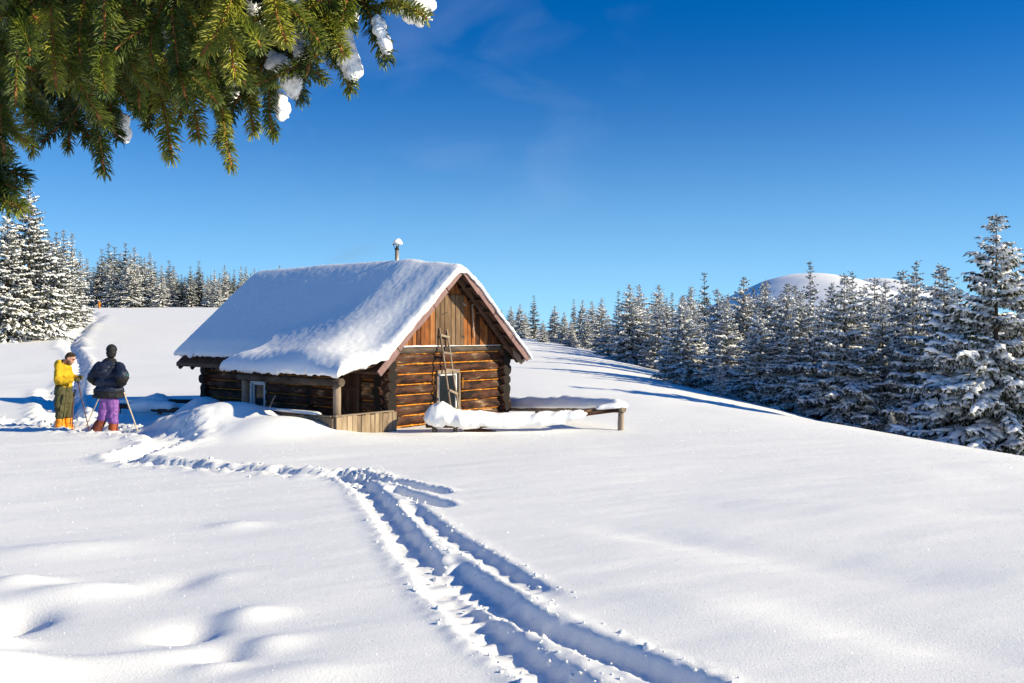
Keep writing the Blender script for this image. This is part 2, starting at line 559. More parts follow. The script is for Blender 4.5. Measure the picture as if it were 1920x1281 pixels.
def z_smooth(x, y):
    z = z_base(x, y)
    z = z + 0.05 * fbm(x * 0.22 + 3, y * 0.22, 3, 5) * sstep(300, 30, y)
    # wind-laid ripples
    c, s = math.cos(0.45), math.sin(0.45)
    z = z + (0.016 * fbm((x * c + y * s) * 0.28, (-x * s + y * c) * 1.15, 3, 11) +
             0.006 * fbm((x * c + y * s) * 0.9, (-x * s + y * c) * 3.2, 3, 12)) * sstep(26, 14, y)
    for cpos, amp, sx, sy, ang, p in MOUNDS:
        m = (np.abs(x - cpos[0]) < 4.5) & (np.abs(y - cpos[1]) < 4.5)
        if m.any():
            z[m] += bump_at(x[m], y[m], cpos, amp, sx, sy, ang, p)
    return z

def z_detail(x, y):
    z = np.zeros_like(x)
    cut = np.zeros_like(z); ber = np.zeros_like(z)
    for L, hw, dep, bh, rough, f0, f1 in TR:
        mgn = hw * 5 + 0.4
        m = (x > L[:, 0].min() - mgn) & (x < L[:, 0].max() + mgn) & (y > L[:, 1].min() - mgn) & (y < L[:, 1].max() + mgn)
        if not m.any():
            continue
        xs, ys = x[m], y[m]
        d, t = line_dist(xs, ys, L)
        n1 = fbm(xs * 3.1, ys * 3.1, 4, 21)
        n2 = np.abs(fbm(xs * 7.0, ys * 7.0, 4, 31)) 
        n3 = np.abs(fbm(xs * 15.0, ys * 15.0, 3, 41)) * 2 - 0.5
        step = 0.5 + 0.5 * np.sin(t * len(L) * 2.1 + 3 * n1)
        dn = d + hw * (0.30 * n1 * rough + 0.10 * n3 * rough)
        env = np.ones_like(d)
        if f0: env *= sstep(0, f0, t)
        if f1: env *= sstep(0, f1, 1 - t)
        pr = -dep * (0.75 + 0.25 * step) * sstep(hw * 1.2, hw * 0.52, dn) * env
        pr += sstep(hw * 1.2, hw * 0.8, dn) * env * dep * rough * (0.20 * n2 + 0.10 * n3)
        bb = bh * np.exp(-((dn - hw * 1.45) / (hw * 0.62)) ** 2) * env * (0.38 + 0.9 * n2 * rough + 0.45 * n3)
        cut[m] = np.minimum(cut[m], pr); ber[m] = np.maximum(ber[m], bb)
    z = z + cut + ber * (1 - np.clip(-cut / 0.12, 0, 1))
    return z

def spaced(stops):
    """stops: [(position, step until next)]"""
    v = [stops[0][0]]
    for (a, st), (b, _) in zip(stops[:-1], stops[1:]):
        n = max(1, int(round((b - a) / st)))
        v += list(a + (b - a) * (np.arange(n) + 1) / n)
    return np.array(v)

gx = spaced([(-900, 90), (-360, 30), (-150, 8), (-88, 0.45), (-36, 0.22), (-26, 0.11), (-12.5, 0.07), (-2.6, 0.022), (2.7, 0.09), (10, 0.35), (28, 1.2), (60, 5), (160, 25), (410, 90), (950, 1)])
gy = spaced([(-25, 3), (2, 0.3), (5.0, 0.024), (9.2, 0.034), (14.5, 0.06), (22, 0.16), (40, 0.3), (62, 0.7), (110, 1.4), (262, 8), (400, 30), (700, 100), (1400, 1)])
GX, GY = np.meshgrid(gx, gy)
GZ0 = z_ground(GX, GY, False)
DZ = z_detail(GX, GY)
RD = DZ.copy()
for _ in range(2):      # settle the loose snow a little
    DZ[1:-1, 1:-1] = (4 * DZ[1:-1, 1:-1] + 2 * (DZ[:-2, 1:-1] + DZ[2:, 1:-1] + DZ[1:-1, :-2] + DZ[1:-1, 2:]) + DZ[:-2, :-2] + DZ[:-2, 2:] + DZ[2:, :-2] + DZ[2:, 2:]) / 16
nr = sstep(13.0, 11.0, GY)
GZ = GZ0 + DZ * nr + RD * (1 - nr)
nx, ny = len(gx), len(gy)
idx = np.arange(nx * ny).reshape(ny, nx)
fq = np.stack([idx[:-1, :-1], idx[:-1, 1:], idx[1:, 1:], idx[1:, :-1]], -1).reshape(-1, 4)
snow_ground = obj('snow_ground', np_mesh('snow_ground', np.stack([GX.ravel(), GY.ravel(), GZ.ravel()], -1), fq), MAT['snow'])
tag(snow_ground, 'smooth white snow meadow with a trodden trail', None, None, 'structure')

def zg(x, y):
    return float(z_ground(np.array([x]), np.array([y]))[0])
def zs(x, y):
    return float(z_ground(np.array([x]), np.array([y]), False)[0])

# ---- lumps of snow thrown up along the trails
def lump_variants(n=5):
    o = []
    for k in range(n):
        bm = bmesh.new()
        bmesh.ops.create_icosphere(bm, subdivisions=2, radius=1.0)
        rr = random.Random(k)
        ph = [rr.uniform(0, 9) for _ in range(6)]
        for v in bm.verts:
            c = v.co
            f = 1 + 0.22 * math.sin(3 * c.x + ph[0]) * math.sin(2.6 * c.y + ph[1]) + 0.15 * math.sin(5 * c.z + ph[2] + 3 * c.x) + rr.uniform(-.05, .05)
            v.co = c * f
        vs = np.array([v.co[:] for v in bm.verts]); fs = np.array([[q.index for q in f.verts] for f in bm.faces])
        bm.free(); o.append((vs, fs))
    return o
LV = lump_variants()
vv, ff, base = [], [], 0
rg = np.random.default_rng(3); cxy = []
for li, (L, hw, dep, bh, rough, f0, f1) in enumerate(TR[:8]):
    ln = np.hypot(*np.diff(L[:, :2], axis=0).T).sum()
    cnt = int(ln * (22 if li < 3 else 14))
    for _ in range(cnt):
        t = rg.random() * (len(L) - 1.001); i = int(t)
        p = L[i] + (L[i + 1] - L[i]) * (t - i)
        tg = L[i + 1] - L[i]; tg = tg / (np.hypot(*tg[:2]) + 1e-9)
        side = rg.choice([-1, 1]); off = hw * (0.85 + abs(rg.normal(0, 0.55)))
        if rg.random() < 0.2: off *= 0.5
        x, y = p[0] - tg[1] * off * side, p[1] + tg[0] * off * side
        r = min(0.034, 0.004 + rg.exponential(0.0065)) * (1.0 if li < 5 else 1.5)
        vs, fs = LV[rg.integers(len(LV))]
        a = rg.random() * 6.28; ca, sa = math.cos(a), math.sin(a)
        q = vs * r * np.array([1, rg.uniform(0.7, 1.1), rg.uniform(0.55, 0.9)])
        q = np.stack([q[:, 0] * ca - q[:, 1] * sa + x, q[:, 0] * sa + q[:, 1] * ca + y, q[:, 2] + r * 0.2], -1)
        cxy.append((x, y)); vv.append(q); ff.append(fs + base); base += len(q)
cz = z_ground(np.array([c[0] for c in cxy]), np.array([c[1] for c in cxy]))
for q, z_ in zip(vv, cz): q[:, 2] += z_
o = obj('snow_crumbs', np_mesh('snow_crumbs', np.concatenate(vv), np.concatenate(ff)), MAT['snow'])
tag(o, 'loose crumbs of snow kicked up beside the trodden trail', 'snow', None, 'stuff')

# ---- hoar crystals lying on the crust: tiny tilted facets that catch the sun
m, t, b = new_mat('ice_crystal')
b.inputs['Base Color'].default_value = (0.9, 0.9, 0.9, 1)
b.inputs['Roughness'].default_value = 0.22
b.inputs['Specular IOR Level'].default_value = 0.5
NC = 16000
cy_ = 5.2 + 17 * rg.random(NC) ** 1.5
cx_ = (rg.random(NC) * 2 - 1) * (0.62 * cy_ + 0.5)
cz_ = z_ground(cx_, cy_)
sz = (0.0010 + 0.00030 * cy_) * rg.uniform(0.6, 1.3, NC)
nrm = rg.normal(0, 1, (NC, 3)); nrm[:, 2] = np.abs(nrm[:, 2]) + 0.15
nrm /= np.linalg.norm(nrm, axis=1)[:, None]
ta = np.cross(nrm, np.array([0.3, 0.5, 0.81])); ta /= np.linalg.norm(ta, axis=1)[:, None]
tb = np.cross(nrm, ta)
c0 = np.stack([cx_, cy_, cz_ + sz * 0.9], -1)
q = np.stack([c0 + (ta * u_ + tb * v_) * sz[:, None] for u_, v_ in ((1, 0.2), (-0.2, 1), (-1, -0.2), (0.2, -1))], 1).reshape(-1, 3)
o = obj('ice_crystals', np_mesh('ice_crystals', q, np.arange(NC * 4).reshape(-1, 4), False), m)
tag(o, 'tiny glinting ice crystals scattered over the snow crust', 'ice', None, 'stuff')

# ---- far bald mountain
def mountain():
    D0 = 2600.0
    xs = np.linspace(-500, 2600, 180); ys = np.linspace(1900, 4200, 110)
    X, Y = np.meshgrid(xs, ys)
    def pk(px, py, d, sx, sy):
        p = at(px, py, d); return (p.z + 60) * np.exp(-(np.abs((X - p.x) / sx) ** 2.1 + np.abs((Y - p.y) / sy) ** 2))
    Z = np.maximum(pk(1515, 513, 2700, 360, 620), pk(1640, 522, 3000, 260, 520)) - 60
    Z = Z + 4.0 * fbm(X / 130, Y / 130, 5, 77) + 1.2 * fbm(X / 25, Y / 25, 3, 78)
    i = np.arange(X.size).reshape(X.shape)
    f = np.stack([i[:-1, :-1], i[:-1, 1:], i[1:, 1:], i[1:, :-1]], -1).reshape(-1, 4)
    m, t, b = new_mat('mountain_snow')
    g = t.nodes.new('ShaderNodeNewGeometry')
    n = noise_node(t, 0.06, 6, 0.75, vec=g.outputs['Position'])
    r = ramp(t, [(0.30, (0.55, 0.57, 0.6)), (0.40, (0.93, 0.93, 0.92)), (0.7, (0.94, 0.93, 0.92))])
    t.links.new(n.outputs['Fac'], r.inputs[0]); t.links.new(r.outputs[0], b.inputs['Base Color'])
    b.inputs['Roughness'].default_value = 0.9
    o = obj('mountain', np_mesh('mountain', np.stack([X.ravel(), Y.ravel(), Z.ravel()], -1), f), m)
    tag(o, 'bald snow-covered mountain top far beyond the wood', None, None, 'structure')
mountain()
# ------------------------------------------------------------------ the cabin  (local X = along the gable, Y = along the ridge, Z up)
cabin = thing('log_cabin', 'brown log cabin with deep snow on its steep roof', 'cabin', (CAB_A[0], CAB_A[1], 0), CAB_ROT)
GW, GL = 3.67, 7.05         # gable width, wall length
MID, RIDGE, TAN = 1.72, 3.58, 0.9175
def roof_z(s):
    return RIDGE - TAN * abs(s - MID)
PITCH = 0.224
rl = random.Random(11)

# ---- log walls
MAT['old_wood'] = wood_mat('old_grey_wood', [(0.2, (0.022, 0.016, 0.012)), (0.45, (0.075, 0.055, 0.042)), (0.75, (0.17, 0.13, 0.10))], 0, 4, 16, vary=0.2)
front = obj('front_wall', None, None, cabin); 
side = obj('porch_wall', None, None, cabin)
back = obj('rear_wall', None, None, cabin)
right = obj('far_side_wall', None, None, cabin)
WIN = (1.38, 2.20, 0.22, 1.19)
for k in range(10):
    z = 1.522 - PITCH * k
    e0, e1 = -0.20 - rl.uniform(0, 0.07), GW + 0.20 + rl.uniform(0, 0.05)
    r = 0.122 + rl.uniform(-0.004, 0.006)
    if WIN[2] - 0.06 < z < WIN[3]:
        log('log', (e0, 0, z), (WIN[0], 0, z), r, front, seed=k)
        log('log', (WIN[1], 0, z), (e1, 0, z), r, front, seed=k + 40)
    else:
        log('log', (e0, 0, z), (e1, 0, z), r, front, seed=k)
    log('log', (e0, GL, z), (e1, GL, z), r, back, seed=k + 60, segs=4, sides=10)
for k in range(11):
    z = 1.634 - PITCH * k
    e0, e1 = -0.20 - rl.uniform(0, 0.07), GL + 0.20 + rl.uniform(0, 0.05)
    r = 0.124 + rl.uniform(-0.004, 0.006)
    log('log', (GW, e0, z), (GW, e1, z), r, right, seed=k + 80)
    holes = []
    if z < 1.22: holes.append((0.70, 1.46))
    if 0.2 < z < 0.86: holes.append((4.30, 4.95))
    a = e0
    for h0, h1 in holes:
        log('log', (0, a, z), (0, h0, z), r, side, seed=k + 100); a = h1
    log('log', (0, a, z), (0, e1, z), r, side, seed=k + 130)
# ends of the inner partition wall showing in the porch wall
for k in range(6):
    log('log_stub', (-0.16 - rl.uniform(0, .05), 2.5, 1.40 - 0.224 * k), (0.1, 2.5, 1.40 - 0.224 * k), 0.085, side, [MAT['dark_wood'], MAT['log_end']], seed=k + 170, segs=2, sides=9)

# ---- orange chinking packed in the joints
def chink(p0, p1, out, parent, r=0.020):
    """irregular cord from p0 to p1 pressed into the joint"""
    p0, p1 = Vector(p0), Vector(p1); L = (p1 - p0).length
    n = max(3, int(L / 0.06)); sides = 5; vs = []; fs = []
    for i in range(n + 1):
        t = i / n; rad = r * rl.uniform(0.55, 1.15)
        if rl.random() < 0.06: rad *= 1.7
        for j in range(sides):
            a = 2 * math.pi * j / sides
            vs.append((-L / 2 + L * t, math.cos(a) * rad * 1.0, math.sin(a) * rad * 0.8 + rl.uniform(-.004, .004)))
    for i in range(n):
        for j in range(sides):
            a, b_ = i * sides + j, i * sides + (j + 1) % sides
            fs.append((a, b_, b_ + sides, a + sides))
    o = obj('chinking', py_mesh('chinking', vs, fs, True), MAT['chink'], parent)
    o.matrix_local = Matrix.Translation((p0 + p1) / 2 + Vector(out)) @ frame_from_axis(p1 - p0).to_4x4()
for k in range(9):
    z = 1.634 - PITCH * k
    if WIN[2] + 0.0 < z < WIN[3] - 0.05:
        chink((-0.02, 0, z), (WIN[0] - 0.03, 0, z), (0, -0.072, 0), front)
        chink((WIN[1] + 0.03, 0, z), (GW - 0.16, 0, z), (0, -0.072, 0), front, 0.015)
    else:
        chink((-0.02, 0, z), (GW - 0.16, 0, z), (0, -0.072, 0), front)
    zz = 1.522 - PITCH * k
    for a, b_ in ((0.08, 0.68), (1.5, 2.42), (2.6, 4.2), (5.0, GL - 0.1)):
        if zz > 1.2 and a < 0.5: b_ = 1.45
        chink((0, a, zz), (0, b_, zz), (-0.074, 0, 0), side, 0.014)
chink((WIN[0] - 0.07, -0.09, 0.72), (WIN[0] - 0.07, -0.09, 1.17), (0, -0.03, 0), front, 0.016)
chink((WIN[1] + 0.05, -0.09, 0.80), (WIN[1] + 0.05, -0.09, 1.05), (0, -0.03, 0), front, 0.014)

# ---- sill beam of the gable, boards, bargeboards
plate = log('plate_beam', (-0.30, -0.06, 1.715), (GW + 0.28, -0.06, 1.715), 0.085, cabin, [MAT['old_wood'], MAT['log_end']], seed=301)
log('plate_beam', (-0.30, GL + 0.02, 1.715), (GW + 0.28, GL + 0.02, 1.715), 0.085, cabin, [MAT['grey_wood'], MAT['log_end']], seed=302)
gable = obj('gable', None, None, cabin)
def gable_board(s0, s1, zb, zt_fn, y, mat, parent):
    th = 0.026
    zt0, zt1 = zt_fn(s0), zt_fn(s1)
    if max(zt0, zt1) - zb < 0.03: return
    zt0, zt1 = max(zt0, zb + 0.01), max(zt1, zb + 0.01)
    c = Vector(((s0 + s1) / 2, y, zb))
    dj = [rl.uniform(-0.004, 0.004) for _ in range(4)]
    P = [(s0 + dj[0], 0, zb), (s1 + dj[1], 0, zb), (s1 + dj[2], 0, zt1), (s0 + dj[3], 0, zt0)]
    vs = [(p[0] - c.x, -th / 2, p[2] - zb) for p in P] + [(p[0] - c.x, th / 2, p[2] - zb) for p in P]
    fs = [(0, 1, 2, 3), (7, 6, 5, 4), (0, 4, 5, 1), (1, 5, 6, 2), (2, 6, 7, 3), (3, 7, 4, 0)]
    obj('board', py_mesh('board', vs, fs), mat, parent, c)
s = -0.12
under = lambda q: roof_z(q) - 0.11
while s < GW + 0.16:
    wdt = rl.uniform(0.105, 0.155)
    s1 = min(s + wdt, GW + 0.2)
    y = -0.145 + rl.uniform(-0.008, 0.008)
    c = (s + s1) / 2
    zb = 1.785 + rl.uniform(-0.012, 0.012)
    if 1.40 < c < 2.25:
        gable_board(s + .007, s1 - .007, zb, lambda q: min(under(q), 2.95 + rl.uniform(-.01, .01)), y - 0.012, MAT['board_grey'], gable)
        gable_board(s + .007, s1 - .007, 2.97, under, y, MAT['board'], gable)
    else:
        gable_board(s + .007, s1 - .007, zb, under, y, MAT['board'], gable)
    s = s1
# backing that closes the gaps between the boards
vs = [(-0.2, -0.115, 1.72), (GW + 0.2, -0.115, 1.72), (MID + 0.02, -0.115, RIDGE - 0.09), (-0.2, -0.10, 1.72), (GW + 0.2, -0.10, 1.72), (MID + 0.02, -0.10, RIDGE - 0.09)]
obj('backing', py_mesh('backing', vs, [(0, 1, 2), (5, 4, 3), (0, 3, 4, 1), (1, 4, 5, 2), (2, 5, 3, 0)]), MAT['dark_wood'], gable)
vs = [(v[0], v[1] + GL + 0.2, v[2]) for v in vs]
obj('rear_gable', py_mesh('rear_gable', vs, [(0, 1, 2), (5, 4, 3), (0, 3, 4, 1), (1, 4, 5, 2), (2, 5, 3, 0)]), MAT['board'], cabin)
bar('hatch_hinge', (2.20, -0.175, 2.78), (2.32, -0.175, 2.70), 0.012, 0.035, MAT['metal'], gable)
bar('hatch_hinge', (2.18, -0.175, 2.02), (2.26, -0.175, 1.97), 0.012, 0.035, MAT['iron'], gable)
bar('latch', (1.52, -0.18, 2.50), (1.68, -0.18, 2.55), 0.015, 0.02, MAT['iron'], gable)
bar('drip_pipe', (2.55, -0.20, 1.98), (2.48, -0.20, 2.75), 0.03, 0.02, MAT['metal'], gable)
bar('drip_pipe', (2.48, -0.20, 2.75), (2.62, -0.40, 2.66), 0.03, 0.02, MAT['metal'], gable)

W0, W1 = -0.61, GL + 0.34
SE_L, SE_R = -0.75, 4.00
def slope_deck(name, s0, s1, w0, w1, off, th, mat, parent):
    za, zb = roof_z(s0) + off, roof_z(s1) + off
    vs = [(s0, w0, za), (s1, w0, zb), (s1, w1, zb), (s0, w1, za)]
    vs += [(a, b_, c - th) for a, b_, c in vs]
    return obj(name, py_mesh(name, vs, [(0, 1, 2, 3), (7, 6, 5, 4), (0, 4, 5, 1), (1, 5, 6, 2), (2, 6, 7, 3), (3, 7, 4, 0)]), mat, parent)
roof = obj('roof', None, None, cabin)
slope_deck('roof_slope', SE_L, MID, W0, W1, -0.01, 0.035, MAT['dark_wood'], roof)
slope_deck('roof_slope', MID + 0.001, SE_R, W0, W1, -0.01, 0.035, MAT['dark_wood'], roof)
n = 8
for i in range(n):
    for sg in (-1, 1):
        q = MID + sg * (0.10 + (2.1 if sg > 0 else 2.3) * i / (n - 1))
        wd = rl.uniform(0.08, 0.15)
        p0, p1 = Vector((q, W0 + 0.02 + rl.uniform(0, .05), roof_z(q) - 0.075)), Vector((q, W1 - 0.02, roof_z(q) - 0.075))
        bar('batten', p0, p1, wd, 0.05, MAT['dark_wood'], roof, 0, roll=-sg * math.atan(TAN))
for sg in (-1, 1):      # rafter pair inside the overhang and the rafter tail under the right eave
    bar('rafter', (MID + sg * 0.05, -0.36, RIDGE - 0.17), (MID + sg * (2.20 if sg > 0 else 2.3), -0.36, roof_z(MID + sg * 2.25) - 0.13), 0.07, 0.09, MAT['dark_wood'], roof)
bar('rafter_tail', (3.58, -0.24, 1.80), (3.96, -0.50, 1.36), 0.11, 0.13, MAT['grey_wood'], roof, 0.01)
log('ridge_beam', (MID, W0 + 0.1, RIDGE - 0.22), (MID, 1.2, RIDGE - 0.22), 0.07, roof, [MAT['dark_wood'], MAT['log_end']], seed=5)
# bargeboards: short lengths of painted tin, each a little out of line
def barge(sa, sb, dz):
    p0, p1 = Vector((sa, W0 - 0.035 + rl.uniform(-.006, .006), roof_z(sa) - 0.065 + dz)), Vector((sb, W0 - 0.035 + rl.uniform(-.006, .006), roof_z(sb) - 0.065 + dz + rl.uniform(-.012, .012)))
    bar('bargeboard', p0, p1, 0.022, 0.15, MAT['barge'], roof, 0.003)
cuts = [-0.72, -0.20, 0.32, 0.82, 1.22, 1.72]
for a, b_ in zip(cuts[:-1], cuts[1:]): barge(a, b_ - 0.008, rl.uniform(-.012, .012))
cuts = [1.745, 2.27, 2.8, 3.4, 3.99]
for a, b_ in zip(cuts[:-1], cuts[1:]): barge(a, b_ - 0.008, rl.uniform(-.012, .012))
bar('eave_board', (SE_L + 0.0, 3.3, roof_z(SE_L) - 0.06), (SE_L, W1, roof_z(SE_L) - 0.06), 0.025, 0.10, MAT['dark_wood'], roof)
for w_ in (3.6, 4.6, 5.6, 6.6, 7.2):
    bar('rafter_end', (-0.05, w_, roof_z(-0.05) - 0.13), (SE_L - 0.03, w_, roof_z(SE_L - 0.03) - 0.13), 0.07, 0.08, MAT['dark_wood'], roof)

# ---- porch
porch = obj('porch', None, None, cabin)
PS = -1.52
log('beam', (PS, -0.48, 1.13), (PS, 3.22, 1.10), 0.082, porch, [MAT['old_wood'], MAT['old_wood']], seed=21)
log('post', (PS, -0.30, -0.6), (PS, -0.30, 1.06), 0.085, porch, [MAT['grey_wood'], MAT['grey_wood']], seed=22)
log('post', (PS, 2.95, -0.6), (PS, 2.95, 1.04), 0.085, porch, [MAT['grey_wood'], MAT['grey_wood']], seed=23)
def porch_z(s_, w_):
    return 1.26 + 0.22 * (s_ + 1.70)
for i in range(8):      # rafters of the porch roof
    w_ = -0.42 + 3.72 * i / 7
    log('rafter', (-1.70, w_, porch_z(-1.70, w_) - 0.01), (-0.10, w_, porch_z(-0.10, w_) - 0.07), 0.042, porch, [MAT['dark_wood'], MAT['log_end']], seed=200 + i, segs=3, sides=8)
vs = [(-1.74, -0.6, porch_z(-1.74, -0.5) + .06), (-0.2, -0.6, porch_z(-0.2, -0.5) + .04), (-0.2, 3.4, porch_z(-0.2, 3.4) + .04), (-1.74, 3.4, porch_z(-1.74, 3.4) + .06)]
vs += [(a, b_, c - 0.03) for a, b_, c in vs]
obj('porch_roof', py_mesh('porch_roof', vs, [(0, 1, 2, 3), (7, 6, 5, 4), (0, 4, 5, 1), (1, 5, 6, 2), (2, 6, 7, 3), (3, 7, 4, 0)]), MAT['dark_wood'], porch)
bar('porch_floor', (-0.85, -0.3, -0.42), (-0.85, 3.0, -0.42), 1.5, 0.06, MAT['grey_wood'], porch)
# plank railing round the porch
rail_ = obj('railing', None, None, cabin)
s = -1.60
while s < -0.12:
    wd = rl.uniform(0.10, 0.14)
    h = 0.43 + rl.uniform(-.02, .012)
    o = obj('plank', box_mesh('plank', wd - 0.008, 0.024, h + 0.75, 0.003), MAT['grey_wood_z'], rail_, (s + wd / 2, -0.385 + rl.uniform(-.004, .004), (h - 0.75) / 2), (0, rl.uniform(-.012, .012), 0))
    s += wd
bar('cap_rail', (-1.63, -0.36, 0.45), (-0.10, -0.36, 0.455), 0.10, 0.028, MAT['grey_wood'], rail_)
w_ = -0.34
while w_ < 2.9:
    wd = rl.uniform(0.10, 0.15)
    h = 0.42 + rl.uniform(-.02, .01)
    obj('plank', box_mesh('plank', 0.024, wd - 0.008, h + 0.75, 0.003), MAT['grey_wood_z'], rail_, (-1.64 + rl.uniform(-.004, .004), w_ + wd / 2, (h - 0.75) / 2))
    w_ += wd
bar('cap_rail', (-1.63, -0.30, 0.44), (-1.63, 2.9, 0.44), 0.10, 0.028, MAT['grey_wood'], rail_)

# ---- a lumpy cap of snow along a straight run
def snow_cap(name, pts, half, height, parent=None, seed=0, over=0.35, n=40, nu=12, mat=None, ends=0.16, lump=0.15):
    """pts: polyline of points along the top of the thing; half width, height lists per point or scalars"""
    P = smooth_line([tuple(p) for p in pts], max(4, n // max(1, len(pts) - 1)))
    m_ = len(P); vs = []; fs = []
    ts = np.linspace(0, 1, m_)
    hw = np.interp(ts, np.linspace(0, 1, len(half)), half) if hasattr(half, '__len__') else np.full(m_, half)
    hh = np.interp(ts, np.linspace(0, 1, len(height)), height) if hasattr(height, '__len__') else np.full(m_, height)
    cum = np.concatenate([[0], np.cumsum(np.linalg.norm(np.diff(P, axis=0), axis=1))])
    for i in range(m_):
        tg = P[min(i + 1, m_ - 1)] - P[max(i - 1, 0)]
        sd = np.array([tg[1], -tg[0], 0.0]); sd /= (np.linalg.norm(sd) + 1e-9)
        ee = min(1.0, cum[i] / ends, (cum[-1] - cum[i]) / ends)
        ee = max(0.03, math.sqrt(max(0.0, 1 - (1 - max(0, ee)) ** 2)))
        nz = float(fbm(np.array([cum[i] * 2.2]), np.array([seed * 3.7]), 3, seed)[0])
        for j in range(nu):
            a = 2 * math.pi * j / nu
            ca, sa = math.cos(a), math.sin(a)
            k = 1 + lump * float(fbm(np.array([cum[i] * 5 + ca * 1.3]), np.array([sa * 1.3 + seed]), 3, seed + 9)[0])
            y = ca * hw[i] * (0.55 + 0.45 * ee) * k
            zz = (sa * hh[i] * (1 + 0.22 * nz) * ee if sa > 0 else sa * hh[i] * over * ee) * k
            vs.append(P[i] + sd * y + np.array([0, 0, zz]))
    for i in range(m_ - 1):
        for j in range(nu):
            a, b_ = i * nu + j, i * nu + (j + 1) % nu
            fs.append((a, b_, b_ + nu, a + nu))
    fs.append(tuple(range(nu))); fs.append(tuple(reversed(range((m_ - 1) * nu, m_ * nu))))
    me = py_mesh(name, vs, fs, True); fix_normals(me)
    return obj(name, me, mat or MAT['roof_snow'], parent)
snow_cap('snow', [(-1.63, 0.1, 0.46), (-1.63, 1.4, 0.46), (-1.63, 2.8, 0.46)], 0.09, 0.05, rail_, 4)
snow_cap('snow', [(-0.1, -0.13, 1.785), (1.3, -0.13, 1.79), (2.4, -0.13, 1.785), (3.6, -0.13, 1.785)], 0.05, [0.025, 0.03, 0.012, 0.02], cabin, 5, n=60)

# ---- window in the gable wall
def window(name, parent, mtx, wd, ht, frame_mat, casing_mat, mull=False):
    w_ = obj(name, None, None, parent); w_.matrix_local = mtx
    for nm, p0, p1, a, b_ in (('casing', (-wd / 2 - .05, 0, ht / 2 + .045), (wd / 2 + .05, 0, ht / 2 + .045), .07, .085),):
        bar(nm, p0, p1, a, b_, casing_mat, w_)
    bar('casing', (-wd / 2 - .05, 0, -ht / 2 - .02), (-wd / 2 - .05, 0, ht / 2), .06, .075, casing_mat, w_)
    bar('casing', (wd / 2 + .05, 0, -ht / 2 - .02), (wd / 2 + .05, 0, ht / 2), .06, .075, casing_mat, w_)
    bar('casing', (-wd / 2 - .09, 0, -ht / 2 - .06), (wd / 2 + .09, 0, -ht / 2 - .06), .08, .075, casing_mat, w_)
    f = obj('sash', None, None, w_)
    t_ = 0.045
    for p0, p1 in (((-wd / 2, .03, ht / 2 - t_ / 2), (wd / 2, .03, ht / 2 - t_ / 2)), ((-wd / 2, .03, -ht / 2 + t_ / 2), (wd / 2, .03, -ht / 2 + t_ / 2)),
                   ((-wd / 2 + t_ / 2, .028, -ht / 2 + t_), (-wd / 2 + t_ / 2, .028, ht / 2 - t_)), ((wd / 2 - t_ / 2, .028, -ht / 2 + t_), (wd / 2 - t_ / 2, .028, ht / 2 - t_))):
        bar('sash_bar', p0, p1, .04, t_, frame_mat, f)
    obj('pane', box_mesh('pane', wd - t_ * 2 + .01, 0.006, ht - t_ * 2 + .01), MAT['glass'], w_, (0, .045, 0))
    obj('reveal', box_mesh('reveal', wd + .14, 0.02, ht + .1), MAT['dark_wood'], w_, (0, .11, 0))
    return w_
window('window', cabin, Matrix.Translation((1.79, -0.10, 0.66)), 0.60, 1.00, MAT['white_paint'], MAT['grey_wood'])
bar('jamb_post', (WIN[0] + 0.03, -0.02, 0.15), (WIN[0] + 0.03, -0.02, 1.2), 0.16, 0.10, MAT['dark_wood'], cabin)
bar('jamb_post', (WIN[1] - 0.03, -0.02, 0.15), (WIN[1] - 0.03, -0.02, 1.2), 0.16, 0.10, MAT['dark_wood'], cabin)
window('window', cabin, Matrix.Translation((-0.09, 4.63, 0.54)) @ Matrix.Rotation(-math.pi / 2, 4, 'Z'), 0.50, 0.60, MAT['white_paint'], MAT['white_paint'])
# ---- plank door under the porch
door = obj('door', None, None, cabin)
w_ = 0.78
while w_ < 1.39:
    obj('plank', box_mesh('plank', 0.035, 0.122, 1.75, 0.004), MAT['dark_wood_z'], door, (-0.03 + rl.uniform(-.004, .004), w_ + 0.061, 0.32))
    w_ += 0.126
for z_ in (0.86, -0.2):
    bar('ledge', (-0.06, 0.79, z_), (-0.06, 1.39, z_), 0.03, 0.10, MAT['dark_wood'], door)
bar('brace', (-0.06, 1.36, 0.45), (-0.06, 0.95, -0.2), 0.03, 0.09, MAT['dark_wood'], door)
bar('handle', (-0.08, 0.84, 0.38), (-0.08, 0.84, 0.50), 0.02, 0.02, MAT['metal'], door)
bar('door_frame', (-0.06, 0.72, -0.6), (-0.06, 0.72, 1.25), 0.20, 0.10, MAT['dark_wood'], cabin)
bar('door_frame', (-0.06, 1.45, -0.6), (-0.06, 1.45, 1.25), 0.20, 0.10, MAT['dark_wood'], cabin)
bar('door_frame', (-0.06, 0.66, 1.27), (-0.06, 1.51, 1.27), 0.20, 0.10, MAT['dark_wood'], cabin)

